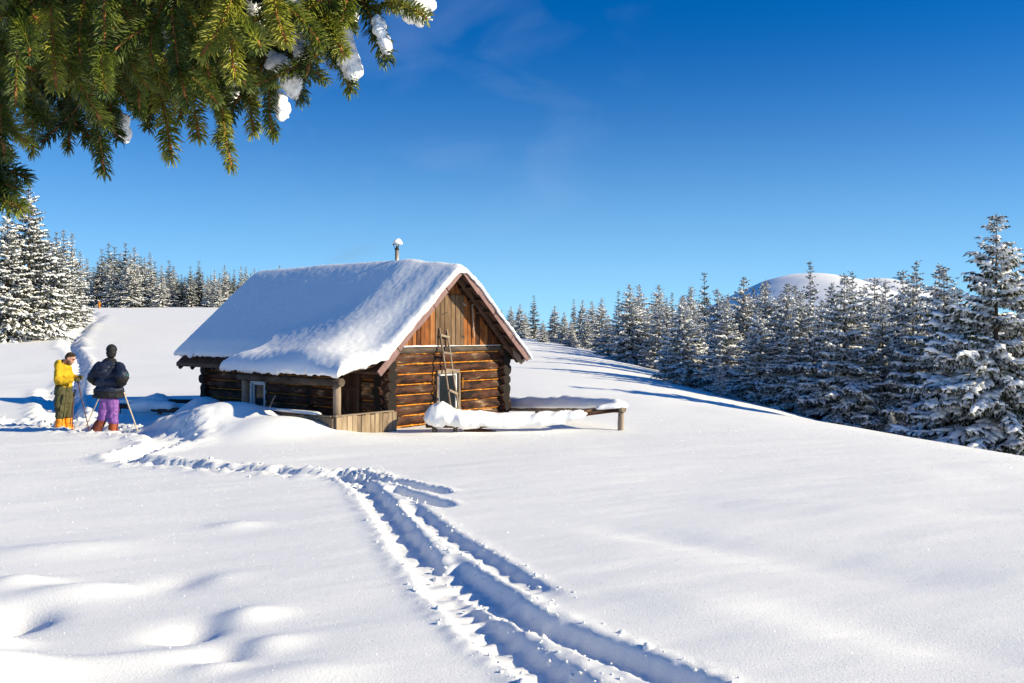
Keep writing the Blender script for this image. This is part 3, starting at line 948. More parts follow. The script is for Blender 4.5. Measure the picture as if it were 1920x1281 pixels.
# ---- snow on the roof
def roof_snow():
    ds = 0.033
    ss = np.arange(-2.12, 4.42, ds); ws = np.arange(-0.70, 7.62, ds)
    Sg, Wg = np.meshgrid(ss, ws)
    wav = 0.05 * fbm(Sg * 2.0, Wg * 2.0, 4, 51) + 0.02 * fbm(Sg * 9, Wg * 9, 3, 52)
    fe = 0.035 * fbm(Sg * 3.0, 0 * Wg, 3, 53) + 0.05 * np.clip(fbm(Sg * 5.0, 0 * Wg + 4, 3, 54), 0, 1)
    front = Wg - (W0 - 0.125) - fe * 0.9 - 0.035 * fbm(Sg * 14.0, 0 * Wg, 2, 57)
    rear = (W1 + 0.07) - Wg
    e_main = np.minimum.reduce([Sg - (SE_L - 0.07) + wav * .5, (SE_R + 0.10) - Sg, front, rear])
    e_por = np.minimum.reduce([Sg + 1.83 + wav * .6, front + 0.02, 3.52 - Wg + wav, 1.6 - Sg])
    # smooth union of the two footprints
    k = 0.10
    h = np.clip(0.5 + 0.5 * (e_main - e_por) / k, 0, 1)
    e = e_por * (1 - h) + e_main * h + k * h * (1 - h)
    zr = RIDGE - TAN * (np.sqrt((Sg - MID) ** 2 + 0.030) - 0.08)
    zp = porch_z(Sg, Wg) + 0.065
    lim = sstep(3.62, 3.40, Wg)
    T = 0.15 + 0.18 * sstep(-0.6, 1.3, Wg)
    T = T + 0.05 * sstep(0.3, -1.6, Sg)
    T = T * np.where(Sg > MID, 0.75, 1.0)
    T = T * (1 + 0.06 * fbm(Sg * 0.7, Wg * 0.7, 2, 55))
    # wind ridges running down the slope near the gable
    T = T + 0.020 * np.sin((Wg + 0.12 * Sg) * 5.2 + 1.0) * sstep(1.7, 0.5, Wg) * sstep(-0.4, 0.3, Wg) * sstep(-1.2, 0.4, Sg)
    Rr = 0.26 + 0.22 * sstep(-0.3, -1.3, Sg)
    q = np.clip(e / Rr, 0, 1)
    prof = np.where(e < 0, 0, np.sqrt(1 - (1 - q) ** 2))
    base = np.where((Sg < SE_L - 0.05) | ((zp > zr) & (Sg < 0)), zp, zr)
    tp = zp + 0.30 + 0.03 * fbm(Sg * 1.3, Wg * 1.3, 3, 56)          # surface of the porch drift
    tm = zr + T
    kk = 0.35 + 0.95 * sstep(3.6, 0.2, Wg)
    h2 = np.clip(0.5 + 0.5 * (tm - tp) / kk, 0, 1)
    tu = tp * (1 - h2) + tm * h2 + kk * h2 * (1 - h2)
    tu = np.where(Sg > 1.7, tm, tu)
    top_ = tm * (1 - lim) + tu * lim
    top_ = np.where(Sg < SE_L - 0.10, np.where(lim > 0.02, tu, tm), top_)
    # towards the gable edge the drift thins down to the bargeboard
    thin = sstep(-0.55, 0.75, Wg)
    keep = thin + (1 - thin) * sstep(-0.3, -1.5, Sg) * 0.8
    top_ = np.where(top_ > tm, tm + (top_ - tm) * (0.25 + 0.75 * keep), top_)
    thick = np.maximum(top_ - base, 0.03)
    t = thick * prof
    grain = 0.006 * fbm(Sg * 14, Wg * 14, 2, 58)
    Zt = base + np.maximum(t + grain * (e > 0.05), 0.0)
    Zb = base - 0.012 - 0.06 * np.clip(1 - e / 0.14, 0, 1) * np.clip(0.6 + 1.2 * fbm(Sg * 7, Wg * 7, 3, 59), 0, 1.4)
    ok = e > -0.012
    inside = ok[:-1, :-1] & ok[:-1, 1:] & ok[1:, 1:] & ok[1:, :-1]
    id_ = np.arange(Sg.size).reshape(Sg.shape)
    f = np.stack([id_[:-1, :-1], id_[:-1, 1:], id_[1:, 1:], id_[1:, :-1]], -1)[inside]
    n0 = Sg.size
    top = np.stack([Sg.ravel(), Wg.ravel(), Zt.ravel()], -1)
    bot = np.stack([Sg.ravel(), Wg.ravel(), np.minimum(Zb, Zt - 0.004).ravel()], -1)
    fb = f[:, ::-1] + n0
    # skirt between top and bottom along the outline
    ed = {}
    for q4 in f:
        for a, b_ in ((q4[0], q4[1]), (q4[1], q4[2]), (q4[2], q4[3]), (q4[3], q4[0])):
            if (b_, a) in ed: del ed[(b_, a)]
            else: ed[(a, b_)] = 1
    sk = np.array([(b_, a, a + n0, b_ + n0) for a, b_ in ed])
    V = np.concatenate([top, bot]); Fc = np.concatenate([f, fb, sk])
    used = np.unique(Fc); mp_ = np.full(len(V), -1); mp_[used] = np.arange(len(used))
    return obj('snow_cover', np_mesh('snow_cover', V[used], mp_[Fc]), MAT['roof_snow'], roof)
sc_ = roof_snow()
sc_['label'] = 'thick rounded blanket of snow over roof and porch'

# ---- stove pipe on the ridge
ch = obj('chimney', None, None, roof, (MID - 0.02, 1.54, 3.70))
def tube(name, p0, p1, r0, r1, mat, parent, sides=14, cap=True):
    p0, p1 = Vector(p0), Vector(p1); L = (p1 - p0).length
    vs = []; fs = []
    for i, r in ((0, r0), (1, r1)):
        for j in range(sides):
            a = 2 * math.pi * j / sides
            vs.append((L * i, r * math.cos(a), r * math.sin(a)))
    for j in range(sides):
        fs.append((j, (j + 1) % sides, sides + (j + 1) % sides, sides + j))
    if cap:
        fs.append(tuple(reversed(range(sides)))); fs.append(tuple(range(sides, 2 * sides)))
    me = py_mesh(name, vs, fs, True)
    for p in me.polygons:
        if len(p.vertices) > 4: p.use_smooth = False
    o = obj(name, me, mat, parent)
    o.matrix_local = Matrix.Translation(p0) @ frame_from_axis(p1 - p0).to_4x4()
    return o
tube('pipe', (0, 0, -0.3), (0, 0, 0.40), 0.047, 0.047, MAT['metal'], ch)
tube('collar', (0, 0, 0.36), (0, 0, 0.405), 0.051, 0.051, MAT['iron'], ch)
tube('flue', (0, 0, 0.39), (0, 0, 0.46), 0.028, 0.028, MAT['iron'], ch)
for a in (0.4, 2.5, 4.6):
    tube('stay', (0.045 * math.cos(a), 0.045 * math.sin(a), 0.38), (0.088 * math.cos(a), 0.088 * math.sin(a), 0.50), 0.007, 0.007, MAT['iron'], ch, 5)
tube('cowl', (0, 0, 0.49), (0, 0, 0.505), 0.105, 0.10, MAT['iron'], ch)
bm = bmesh.new(); bmesh.ops.create_icosphere(bm, subdivisions=3, radius=1)
for v in bm.verts:
    c = v.co.copy(); k = 1 + 0.07 * math.sin(4 * c.x + 1) + 0.06 * math.sin(5 * c.y + c.z * 3)
    v.co = Vector((c.x * 0.125 * k, c.y * 0.12 * k, (c.z * 0.115 if c.z > 0 else c.z * 0.035) * k))
me = bpy.data.meshes.new('snow'); bm.to_mesh(me); bm.free()
me.polygons.foreach_set('use_smooth', np.full(len(me.polygons), True))
obj('snow', me, MAT['roof_snow'], ch, (0.01, -0.01, 0.515))

# ---- ladder leaning on the gable
lad = thing('ladder', 'rough wooden pole ladder leaning on the cabin gable beside its window', 'ladder', (CAB_A[0], CAB_A[1], 0), CAB_ROT)
LT0, LB0 = Vector((1.425, -0.185, 2.20)), Vector((1.50, -0.60, -0.05))
LT1, LB1 = Vector((1.665, -0.185, 2.16)), Vector((1.735, -0.62, -0.05))
log('side_rail', LB0, LT0, 0.023, lad, [MAT['grey_wood'], MAT['grey_wood']], seed=71, segs=9, sides=8)
log('side_rail', LB1, LT1, 0.023, lad, [MAT['grey_wood'], MAT['grey_wood']], seed=72, segs=9, sides=8)
for f_, tl, ex in ((0.93, -0.02, .03), (0.755, -0.005, .04), (0.585, 0.0, .05), (0.385, -0.09, .02), (0.2, 0.0, .03)):
    a, b_ = LB0.lerp(LT0, f_), LB1.lerp(LT1, f_)
    a = a + Vector((-ex * 0.3, -0.028, 0)); b_ = b_ + Vector((ex, -0.028, tl))
    bar('rung', a, b_, 0.02, 0.052, MAT['grey_wood'], lad)

# ---- snow-laden rail fence at the right of the cabin
fen = thing('rail_fence', 'low log rail fence under thick snow beside the cabin', 'fence', (2.34, 19.6, 0))
def fl(x, y, z): return Vector((x - 2.34, y - 19.6, z))
GWOOD = [MAT['grey_wood'], MAT['grey_wood']]
log('post', fl(2.36, 19.62, -0.5), fl(2.36, 19.62, 0.40), 0.068, fen, GWOOD, seed=81)
log('post', fl(-1.60, 18.85, -0.5), fl(-1.60, 18.85, 0.14), 0.06, fen, GWOOD, seed=82)
log('post', fl(-1.18, 18.95, -0.5), fl(-1.18, 18.95, 0.16), 0.045, fen, GWOOD, seed=83)
log('post', fl(0.62, 21.95, -0.5), fl(0.62, 21.95, 0.26), 0.07, fen, GWOOD, seed=84)
log('rail', fl(-1.78, 18.78, 0.22), fl(0.1, 19.17, 0.18), 0.085, fen, [MAT['log'], MAT['log_end']], seed=85)
log('rail', fl(-0.1, 19.16, 0.17), fl(2.46, 19.64, 0.455), 0.06, fen, [MAT['log'], MAT['log_end']], seed=86)
log('rail', fl(2.42, 19.54, 0.44), fl(-0.25, 23.1, 0.16), 0.075, fen, GWOOD, seed=87)
snow_cap('snow', [fl(-1.82, 18.74, 0.33), fl(-1.45, 18.84, 0.36), fl(-1.0, 18.95, 0.28), (fl(-0.5, 19.05, 0.24)), fl(0.1, 19.17, 0.23), fl(0.8, 19.3, 0.26), fl(1.35, 19.42, 0.32), fl(1.62, 19.47, 0.36)],
         [0.16, 0.25, 0.25, 0.19, 0.19, 0.16, 0.13, 0.06], [0.19, 0.27, 0.22, 0.17, 0.18, 0.16, 0.12, 0.07], fen, 6, over=0.85, n=90, nu=16, ends=0.2, lump=0.4)
snow_cap('snow', [fl(1.80, 19.50, 0.46), fl(2.20, 19.58, 0.50), fl(2.50, 19.66, 0.52)], [0.07, 0.12, 0.12], [0.06, 0.10, 0.13], fen, 7, over=0.5, n=40, nu=14, ends=0.12, lump=0.3)
snow_cap('snow', [fl(2.36, 19.66, 0.53), fl(1.8, 20.4, 0.47), fl(0.6, 21.95, 0.35), fl(-0.25, 23.1, 0.26)], [0.15, 0.17, 0.17, 0.16], [0.14, 0.17, 0.19, 0.18], fen, 8, over=0.55, n=90, nu=14, lump=0.2)
log('rail_stub', fl(-1.0, 18.97, 0.08), fl(-0.35, 19.07, 0.0), 0.05, fen, [MAT['log'], MAT['log_end']], seed=88)

# ---- low rail half buried behind the hikers
fen2 = thing('rail_fence', 'half-buried log rail under snow behind the hikers', 'fence', (-8.5, 22.3, 0))
def fl2(px, py, d):
    p = at(px, py, d); return p - Vector((-8.5, 22.3, 0))
log('rail', fl2(215, 762, 22.6), fl2(292, 766, 22.3), 0.06, fen2, [MAT['dark_wood'], MAT['log_end']], seed=91)
log('rail', fl2(285, 767, 22.3), fl2(362, 770, 21.8), 0.06, fen2, [MAT['dark_wood'], MAT['log_end']], seed=92)
log('rail', fl2(318, 752, 23.2), fl2(392, 752, 22.8), 0.05, fen2, [MAT['dark_wood'], MAT['log_end']], seed=93)
log('post', fl2(300, 768, 22.3) - Vector((0, 0, 0.5)), fl2(300, 760, 22.3), 0.06, fen2, GWOOD, seed=94)
log('post', fl2(222, 768, 22.65) - Vector((0, 0, 0.5)), fl2(222, 758, 22.65), 0.06, fen2, GWOOD, seed=95)
snow_cap('snow', [fl2(244, 762, 22.5), fl2(270, 760, 22.4), fl2(300, 761, 22.3), fl2(330, 763, 22.1)], 0.16, [0.1, 0.15, 0.14, 0.12], fen2, 12, over=1.1, n=60, lump=0.3)
snow_cap('snow', [fl2(222, 752, 23.4), fl2(270, 750, 23.3), fl2(295, 748, 23.3), fl2(320, 750, 23.2)], 0.2, [0.04, 0.08, 0.14, 0.04], fen2, 13, over=1.2, n=60, lump=0.3)
stick = tag(log('stick', tuple(at(505, 765, 18.6)), tuple(at(516, 742, 18.75)), 0.012, None, GWOOD, seed=97, sides=6, segs=4), 'bare brown stick poking out of the drift in front of the porch', 'stick')

# ---- thin smoke drifting away from the stove pipe
def smoke():
    bm = bmesh.new(); bmesh.ops.create_icosphere(bm, subdivisions=3, radius=1.0)
    me = bpy.data.meshes.new('smoke'); bm.to_mesh(me); bm.free()
    m = bpy.data.materials.new('smoke'); m.use_nodes = True; t = m.node_tree
    for n_ in list(t.nodes): t.nodes.remove(n_)
    o_ = t.nodes.new('ShaderNodeOutputMaterial'); v_ = t.nodes.new('ShaderNodeVolumePrincipled')
    v_.inputs['Color'].default_value = (0.75, 0.72, 0.72, 1); v_.inputs['Anisotropy'].default_value = 0.3
    c_ = t.nodes.new('ShaderNodeTexCoord'); ln = t.nodes.new('ShaderNodeVectorMath'); ln.operation = 'LENGTH'
    t.links.new(c_.outputs['Object'], ln.inputs[0])
    fall = t.nodes.new('ShaderNodeMapRange'); fall.inputs[1].default_value = 1.0; fall.inputs[2].default_value = 0.15; fall.inputs[3].default_value = 0.0; fall.inputs[4].default_value = 1.0
    t.links.new(ln.outputs['Value'], fall.inputs[0])
    nz = noise_node(t, 1.6, 3, vec=c_.outputs['Object'])
    mr = t.nodes.new('ShaderNodeMapRange'); mr.inputs[1].default_value = 0.35; mr.inputs[2].default_value = 0.7; mr.inputs[3].default_value = 0.0; mr.inputs[4].default_value = 0.55
    t.links.new(nz.outputs['Fac'], mr.inputs[0])
    ml = t.nodes.new('ShaderNodeMath'); ml.operation = 'MULTIPLY'; t.links.new(fall.outputs[0], ml.inputs[0]); t.links.new(mr.outputs[0], ml.inputs[1])
    t.links.new(ml.outputs[0], v_.inputs['Density']); t.links.new(v_.outputs[0], o_.inputs['Volume'])
    o = obj('smoke', me, m, None, at(660, 476, 26.5), (0, R(-14), 0), (1.15, 0.5, 0.34))
    tag(o, 'faint grey smoke drifting beside the stove pipe', 'smoke', None, 'stuff')
smoke()
# ------------------------------------------------------------------ spruces
MAT['needles'] = simple_mat('spruce_foliage', (0.012, 0.018, 0.008), (0.060, 0.064, 0.020), 3.0, 0.75, bump=0)
MAT['frosted'] = simple_mat('frosted_needles', (0.42, 0.44, 0.46), (0.72, 0.73, 0.74), 6.0, 0.8, bump=0)
MAT['bark'] = simple_mat('spruce_bark', (0.05, 0.032, 0.022), (0.13, 0.09, 0.065), 12, 0.9, mscale=(3, 3, 0.6), bump=0.6, bdist=0.02)

_ico = None
def ico():
    global _ico
    if _ico is None:
        bm = bmesh.new(); bmesh.ops.create_icosphere(bm, subdivisions=1, radius=1.0)
        _ico = (np.array([v.co[:] for v in bm.verts]), np.array([[q.index for q in f.verts] for f in bm.faces])); bm.free()
    return _ico

def make_spruce(seed, H=10.0, width=0.24, nwh=34, per=7, snow=1.0, droop=0.35, bottom=0.03, lumpsize=1.0, shape=0.85, frost=0.3):
    """returns (trunk mesh, crown mesh, snow mesh) of a spruce H metres tall"""
    g = np.random.default_rng(seed)
    FV, FF, SV, SF, FM = [], [], [], [], []
    nf = ns = 0
    iv, if_ = ico()
    iv = iv.copy(); 
    R0 = H * width
    hs = H * (bottom + (0.985 - bottom) * (np.arange(nwh) / (nwh - 1)) ** 0.95)
    lobe = g.uniform(0, 6.28, 3)
    for wi, h0 in enumerate(hs):
        f = h0 / H
        nb = max(3, int(per * (1 - 0.45 * f)))
        a0 = g.random() * 6.28
        for bi in range(nb):
            h = min(0.985 * H, h0 + g.uniform(-1.6, 1.6) * H / nwh)
            az = a0 + bi * 6.283 / nb + g.uniform(-0.3, 0.3)
            L = R0 * (1 - f) ** shape * g.uniform(0.6, 1.15) * (1 + 0.20 * math.sin(2 * az + lobe[0]) * math.sin(5 * f + lobe[1])) + 0.05
            if f < 0.12: L *= 0.85 + f
            ca, sa = math.cos(az), math.sin(az)
            up = 0.55 * f - droop * (1 - f) + g.normal(0, 0.16) * (1 - 0.5 * f)          # start slope
            sg_ = 0.22 + g.uniform(-0.1, 0.22)
            curl = 0.22 * (1 - f)
            rad = np.array([ca, sa, 0.0]); lat = np.array([-sa, ca, 0.0])
            def sp(t):
                return rad * (L * t) + np.array([0, 0, h + L * (up * t - sg_ * t * t * (1 - f) + curl * t ** 4)])
            n = int(np.clip(L * 7.5, 3, 17))
            ts = np.linspace(0.16, 1.0, n) + g.uniform(-0.02, 0.02, n)
            for ti, t in enumerate(ts):
                p = sp(t); tg = sp(min(1.05, t + 0.05)) - sp(t - 0.05); tg /= np.linalg.norm(tg)
                sides = (-1, 1) if t < 0.97 else (0,)
                for sd in sides:
                    tl = (0.10 + 0.30 * L * (1 - 0.75 * t)) * g.uniform(0.7, 1.2) if sd else 0.16 + 0.08 * L
                    tl = min(tl, 0.62) * (0.45 + 0.55 * min(1.0, (1 - f) * 4))
                    d = tg * g.uniform(0.55, 0.9) + lat * sd * g.uniform(0.6, 1.0) + np.array([0, 0, -g.uniform(0.0, 0.75) * (1 - 0.6 * f)])
                    d /= np.linalg.norm(d)
                    sx = np.cross(d, [0, 0, 1.0]); sx /= (np.linalg.norm(sx) + 1e-9); uz = np.cross(sx, d)
                    # needles: small blades along the twig, hanging and sideways
                    m = int(np.clip(tl / 0.040, 4, 10))
                    k = (np.arange(m) + g.random(m)) / m
                    base_ = p + d * (k * tl)[:, None]
                    ang = g.uniform(-2.7, -0.4, m)
                    wv = sx * np.cos(ang)[:, None] + uz * np.sin(ang)[:, None]
                    bl = g.uniform(0.10, 0.22, m)[:, None] * (0.4 + 0.6 * min(1.0, (1 - f) * 4))
                    tip = base_ + wv * bl + d * g.uniform(0.03, 0.12, m)[:, None]
                    b0 = base_ - d * 0.045; b1 = base_ + d * 0.045
                    FV.append(np.stack([b0, b1, tip], 1).reshape(-1, 3)); FF.append(np.arange(3 * m).reshape(-1, 3) + nf); nf += 3 * m; FM.append(g.random(m) < frost * (0.6 + 0.8 * f))
                    # a stiff blade along the twig axis
                    e = p + d * (tl * 1.05)
                    FV.append(np.array([p + sx * 0.03, p - sx * 0.03, e])); FF.append(np.array([[0, 1, 2]]) + nf); nf += 3; FM.append(np.array([g.random() < frost * 1.5]))
                    # snow lying along the twig
                    if g.random() < snow:
                        ln = tl * g.uniform(0.35, 0.6); c = p + d * tl * g.uniform(0.35, 0.6)
                        wd = g.uniform(0.035, 0.08) * lumpsize * (0.5 + 0.5 * min(1.0, (1 - f) * 3)) * (0.7 + 0.5 * L / R0); hgt = wd * g.uniform(0.5, 0.9)
                        q = iv * (1 + g.uniform(-0.2, 0.2, (len(iv), 1)))
                        q = q[:, :1] * d * ln + q[:, 1:2] * sx * wd + q[:, 2:3] * uz * hgt + c + np.array([0, 0, hgt * 0.6])
                        SV.append(q); SF.append(if_ + ns); ns += len(q)
            # snow on the bough itself
            if L > 0.5 and g.random() < snow:
                for t in np.arange(0.3, 1.0, 0.22):
                    c = sp(t); wd = g.uniform(0.07, 0.14) * lumpsize
                    tg = sp(t + 0.05) - sp(t - 0.05); tg /= np.linalg.norm(tg)
                    sx = np.cross(tg, [0, 0, 1.0]); sx /= np.linalg.norm(sx); uz = np.cross(sx, tg)
                    q = iv * (1 + g.uniform(-0.22, 0.22, (len(iv), 1)))
                    q = q[:, :1] * tg * (L * 0.13) + q[:, 1:2] * sx * wd + q[:, 2:3] * uz * wd * 0.6 + c + np.array([0, 0, wd * 0.35])
                    SV.append(q); SF.append(if_ + ns); ns += len(q)
    # leader shoot
    for k in range(10):
        z = H * 0.965 + H * 0.035 * k / 9; a = k * 2.4
        b = np.array([0, 0, z]); tip = b + np.array([math.cos(a) * 0.08, math.sin(a) * 0.08, 0.10])
        FV.append(np.array([b - [0, 0, .03], b + [0, 0, .03], tip])); FF.append(np.array([[0, 1, 2]]) + nf); nf += 3; FM.append(np.array([k % 2 == 0]))
    crown = np_mesh('crown', np.concatenate(FV), np.concatenate(FF), False)
    crown.polygons.foreach_set('material_index', np.concatenate(FM).astype(np.int32))
    sn = np_mesh('snow', np.concatenate(SV), np.concatenate(SF), True)
    # trunk
    vs, fs = [], []
    for i in range(9):
        t = i / 8
        r = max(0.012, H * 0.015 * (1 - t) ** 0.9)
        for j in range(8):
            vs.append((r * math.cos(j * math.pi / 4), r * math.sin(j * math.pi / 4), -0.4 + (H + 0.4) * t))
    for i in range(8):
        for j in range(8):
            a, b = i * 8 + j, i * 8 + (j + 1) % 8
            fs.append((a, b, b + 8, a + 8))
    trunk = py_mesh('trunk', vs, fs, True)
    return trunk, crown, sn

KINDS = [
    make_spruce(1, 9.0, 0.36, 40, 9, 0.72, 0.46, 0.02, 1.25, 0.98, 0.42),      # 0 broad, heavily laden
    make_spruce(2, 9.0, 0.36, 36, 8, 0.75, 0.38, 0.03, 1.05, 1.0, 0.45),       # 1 broad
    make_spruce(3, 9.0, 0.31, 36, 8, 0.78, 0.32, 0.03, 0.95, 0.95, 0.48),      # 2 medium
    make_spruce(4, 12.0, 0.17, 42, 6, 0.50, 0.30, 0.05, 1.2, 0.85, 0.30),      # 3 slender
    make_spruce(5, 12.0, 0.16, 40, 6, 0.25, 0.25, 0.04, 1.2, 0.8, 0.16),       # 4 slender, darker
    make_spruce(6, 13.0, 0.24, 44, 8, 0.50, 0.42, 0.07, 1.35, 0.95, 0.22),      # 5 tall broad
]
KH = [9.0, 9.0, 9.0, 12.0, 12.0, 13.0]
for tr_, cr_, sn_ in KINDS:
    tr_.materials.append(MAT['bark']); cr_.materials.append(MAT['needles']); cr_.materials.append(MAT['frosted']); sn_.materials.append(MAT['tree_snow'])
rt = random.Random(5)

def spruce_at(x, y, h, kind, label, group, spread=1.0, name='spruce_tree'):
    o = thing(name, label, 'tree', (x, y, zs(x, y) - 0.05), rt.uniform(0, 6.28), group)
    k = h / KH[kind]
    o.scale = (k * spread, k * spread, k)
    for nm, me in zip(('trunk', 'crown', 'snow'), KINDS[kind]):
        q = obj(nm, me, None, o)
        if nm == 'snow': q['kind'] = 'stuff'
    return o

def spruce_px(px, top, d, kind, label, group, spread=1.0, name='spruce_tree'):
    x = (px - CX) / F * d
    h = EYE + (HY - top) / F * d - zs(x, d)
    return spruce_at(x, d, max(h, 1.0), kind, label, group, spread, name)

# right-hand wood -----------------------------------------------------------
spruce_px(1868, 400, 31, 0, 'tallest snow-laden spruce at the near end of the wood on the lower slope', None, 1.12)
spruce_px(1940, 470, 36, 0, 'broad spruce standing just behind the tallest spruce of the lower wood', None, 1.0)
FRONT = ['first front-row spruce of the lower wood next to the tallest spruce', 'slim spruce second in the front row from the tallest spruce',
         'low broad spruce third in the front row from the tallest spruce', 'wide drooping spruce fifth in the front row from the tallest spruce',
         'snowy spruce seventh in the front row from the tallest spruce', 'short broad spruce eighth in the front row from the tallest spruce',
         'spruce second from the cabin end of the front row of the lower wood', 'spruce at the cabin end of the front row of the lower wood',
         'slim spruce fourth in the front row from the tallest spruce', 'snowy spruce sixth in the front row from the tallest spruce']
for px, top, d, k, sp in [(1770, 500, 37, 1, 1.0), (1712, 512, 40, 2, 1.0), (1655, 560, 38, 1, 1.0), (1583, 512, 39, 1, 1.15), (1500, 545, 41, 1, 1.05), (1425, 575, 42, 1, 1.1),
                          (1362, 560, 44, 1, 1.0), (1281, 552, 46, 1, 0.95), (1640, 520, 45, 2, 1), (1540, 560, 44, 1, 1)]:
    spruce_px(px, top, d, k, FRONT.pop(0), 'front row spruces of the lower wood', sp * 1.15)
YNG = ['small young spruce under the cabin end of the lower wood', 'small young spruce under the middle of the lower wood', 'small young spruce under the trees next to the tallest spruce']
for px, top, d in [(1350, 668, 41), (1497, 735, 39), (1672, 765, 34)]:
    spruce_px(px, top, d, 1, YNG.pop(0), 'small young spruces of the lower wood', 0.8, 'young_spruce_tree')
INN = 'snow-covered spruce deeper in the wood below the open slope'
inner = [(1761, 494, 47, 2), (1718, 487, 50, 3), (1693, 506, 52, 2), (1598, 507, 50, 3), (1519, 488, 52, 3), (1436, 524, 56, 2), (1394, 518, 58, 2), (1321, 509, 62, 4), (1295, 536, 60, 2), (1345, 540, 57, 2),
         (1475, 530, 55, 2), (1560, 535, 53, 2), (1620, 535, 50, 2), (1660, 525, 54, 2), (1800, 540, 48, 2), (1250, 556, 66, 3), (1236, 560, 70, 2), (1197, 555, 78, 2), (1160, 544, 88, 4), (1128, 558, 92, 2)]
for px, top, d, k in inner:
    spruce_px(px, top, d, k, INN, 'spruces deeper in the lower wood', rt.uniform(0.9, 1.15))
BCK = 'snow-covered spruce on the upper edge of the clearing beyond the cabin'
for px, top, d, k in [(1110, 564, 100, 2), (1092, 562, 104, 2), (1076, 560, 106, 3), (1040, 573, 108, 2), (1001, 553, 112, 4), (975, 570, 110, 2), (958, 573, 114, 2), (1018, 600, 100, 2), (1070, 602, 94, 1), (1215, 580, 72, 1),
                      (1178, 585, 76, 1), (1140, 590, 82, 1), (1058, 585, 103, 2), (1190, 570, 84, 2), (1225, 572, 80, 2), (940, 580, 118, 2), (985, 585, 116, 2), (1100, 590, 96, 2)]:
    spruce_px(px, top, d, k, BCK, 'spruces on the upper edge of the clearing', rt.uniform(0.9, 1.2))
n = 0
while n < 85:
    px, d = rt.uniform(1180, 2050), rt.uniform(52, 125)
    x = (px - CX) / F * d
    if x < 9: continue
    cap = 575 if d > 70 else 560
    top = max(HY - (rt.uniform(7.5, 10.5) + zs(x, d) - EYE) / d * F, 528 + rt.uniform(0, 30))
    spruce_px(px, top, d, rt.choice([1, 2, 2, 3]), INN, 'spruces deeper in the lower wood', rt.uniform(0.9, 1.2)); n += 1
for x, y, h in [(25, 27.5, 9.5), (29, 31, 10), (32, 36, 10), (25, 35, 9), (35, 29, 10.5), (36, 41, 10), (42, 47, 11), (29, 42, 10), (48, 40, 10), (44, 33, 10), (31, 26, 9.5), (38, 35, 10), (27, 39, 9), (34, 45, 10), (39, 24, 10), (46, 27, 11)]:
    spruce_at(x, y, h, rt.choice([0, 1, 2]), 'snow-laden spruce beyond the tallest spruce of the lower wood', 'spruces beyond the tallest spruce')

# left-hand wood ------------------------------------------------------------
spruce_px(54, 338, 75, 5, 'tallest spruce of the group beside the hill trail, with bare lower trunk', None, 1.12)
spruce_px(14, 382, 72, 5, 'broad snowy spruce next to the tallest spruce beside the hill trail', None, 1.1)
LFT = 'snowy spruce behind the tallest spruce beside the hill trail'
for px, top, d, k in [(119, 430, 98, 3), (135, 436, 104, 3), (106, 434, 92, 5), (-40, 400, 80, 5), (90, 440, 110, 5), (150, 470, 130, 3), (70, 420, 95, 5), (20, 430, 100, 5)]:
    spruce_px(px, top, d, k, LFT, 'spruces behind the tallest left spruce', rt.uniform(1.0, 1.25))
HIL = 'slender snowy spruce in the row along the crest of the hill'
for px, top, d, k in [(163, 484, 208, 3), (176, 500, 215, 4), (191, 466, 216, 4), (204, 455, 222, 4), (215, 462, 226, 4), (209, 488, 204, 3), (235, 455, 218, 4), (252, 463, 206, 3), (244, 475, 204, 3), (271, 482, 208, 3), (281, 473, 214, 3),
                      (303, 496, 206, 3), (323, 512, 212, 3), (340, 514, 214, 4), (357, 499, 210, 4), (373, 489, 213, 4), (389, 516, 206, 3), (402, 505, 212, 3), (410, 522, 206, 3), (421, 496, 214, 3), (439, 505, 216, 4),
                      (452, 499, 218, 3), (461, 500, 220, 3), (477, 503, 216, 3), (500, 512, 222, 3), (524, 497, 226, 3), (532, 503, 228, 3), (545, 506, 226, 3), (312, 520, 222, 4), (330, 522, 224, 4), (290, 490, 222, 4), (262, 480, 226, 4), (225, 475, 228, 4),
                      (183, 490, 226, 4), (197, 500, 208, 4), (380, 510, 222, 4), (365, 512, 224, 4), (430, 512, 224, 4), (470, 512, 224, 4), (395, 515, 226, 4), (347, 518, 222, 4), (490, 515, 218, 3), (560, 520, 226, 3)]:
    spruce_px(px, top, d, k, HIL, 'spruces along the crest of the hill', rt.uniform(1.1, 1.45))

for i in range(34):     # second row behind the crest
    px = 155 + 12.2 * i + rt.uniform(-5, 5)
    spruce_px(px, 500 + 16 * math.sin(i * 1.3) * (px < 330) + rt.uniform(-6, 16) + 14 * sstep(160, 480, px), rt.uniform(228, 250), rt.choice([3, 4, 4]), 'dark snowy spruce in the rear row behind the crest of the hill', 'rear row spruces behind the hill crest', rt.uniform(1.3, 1.7))
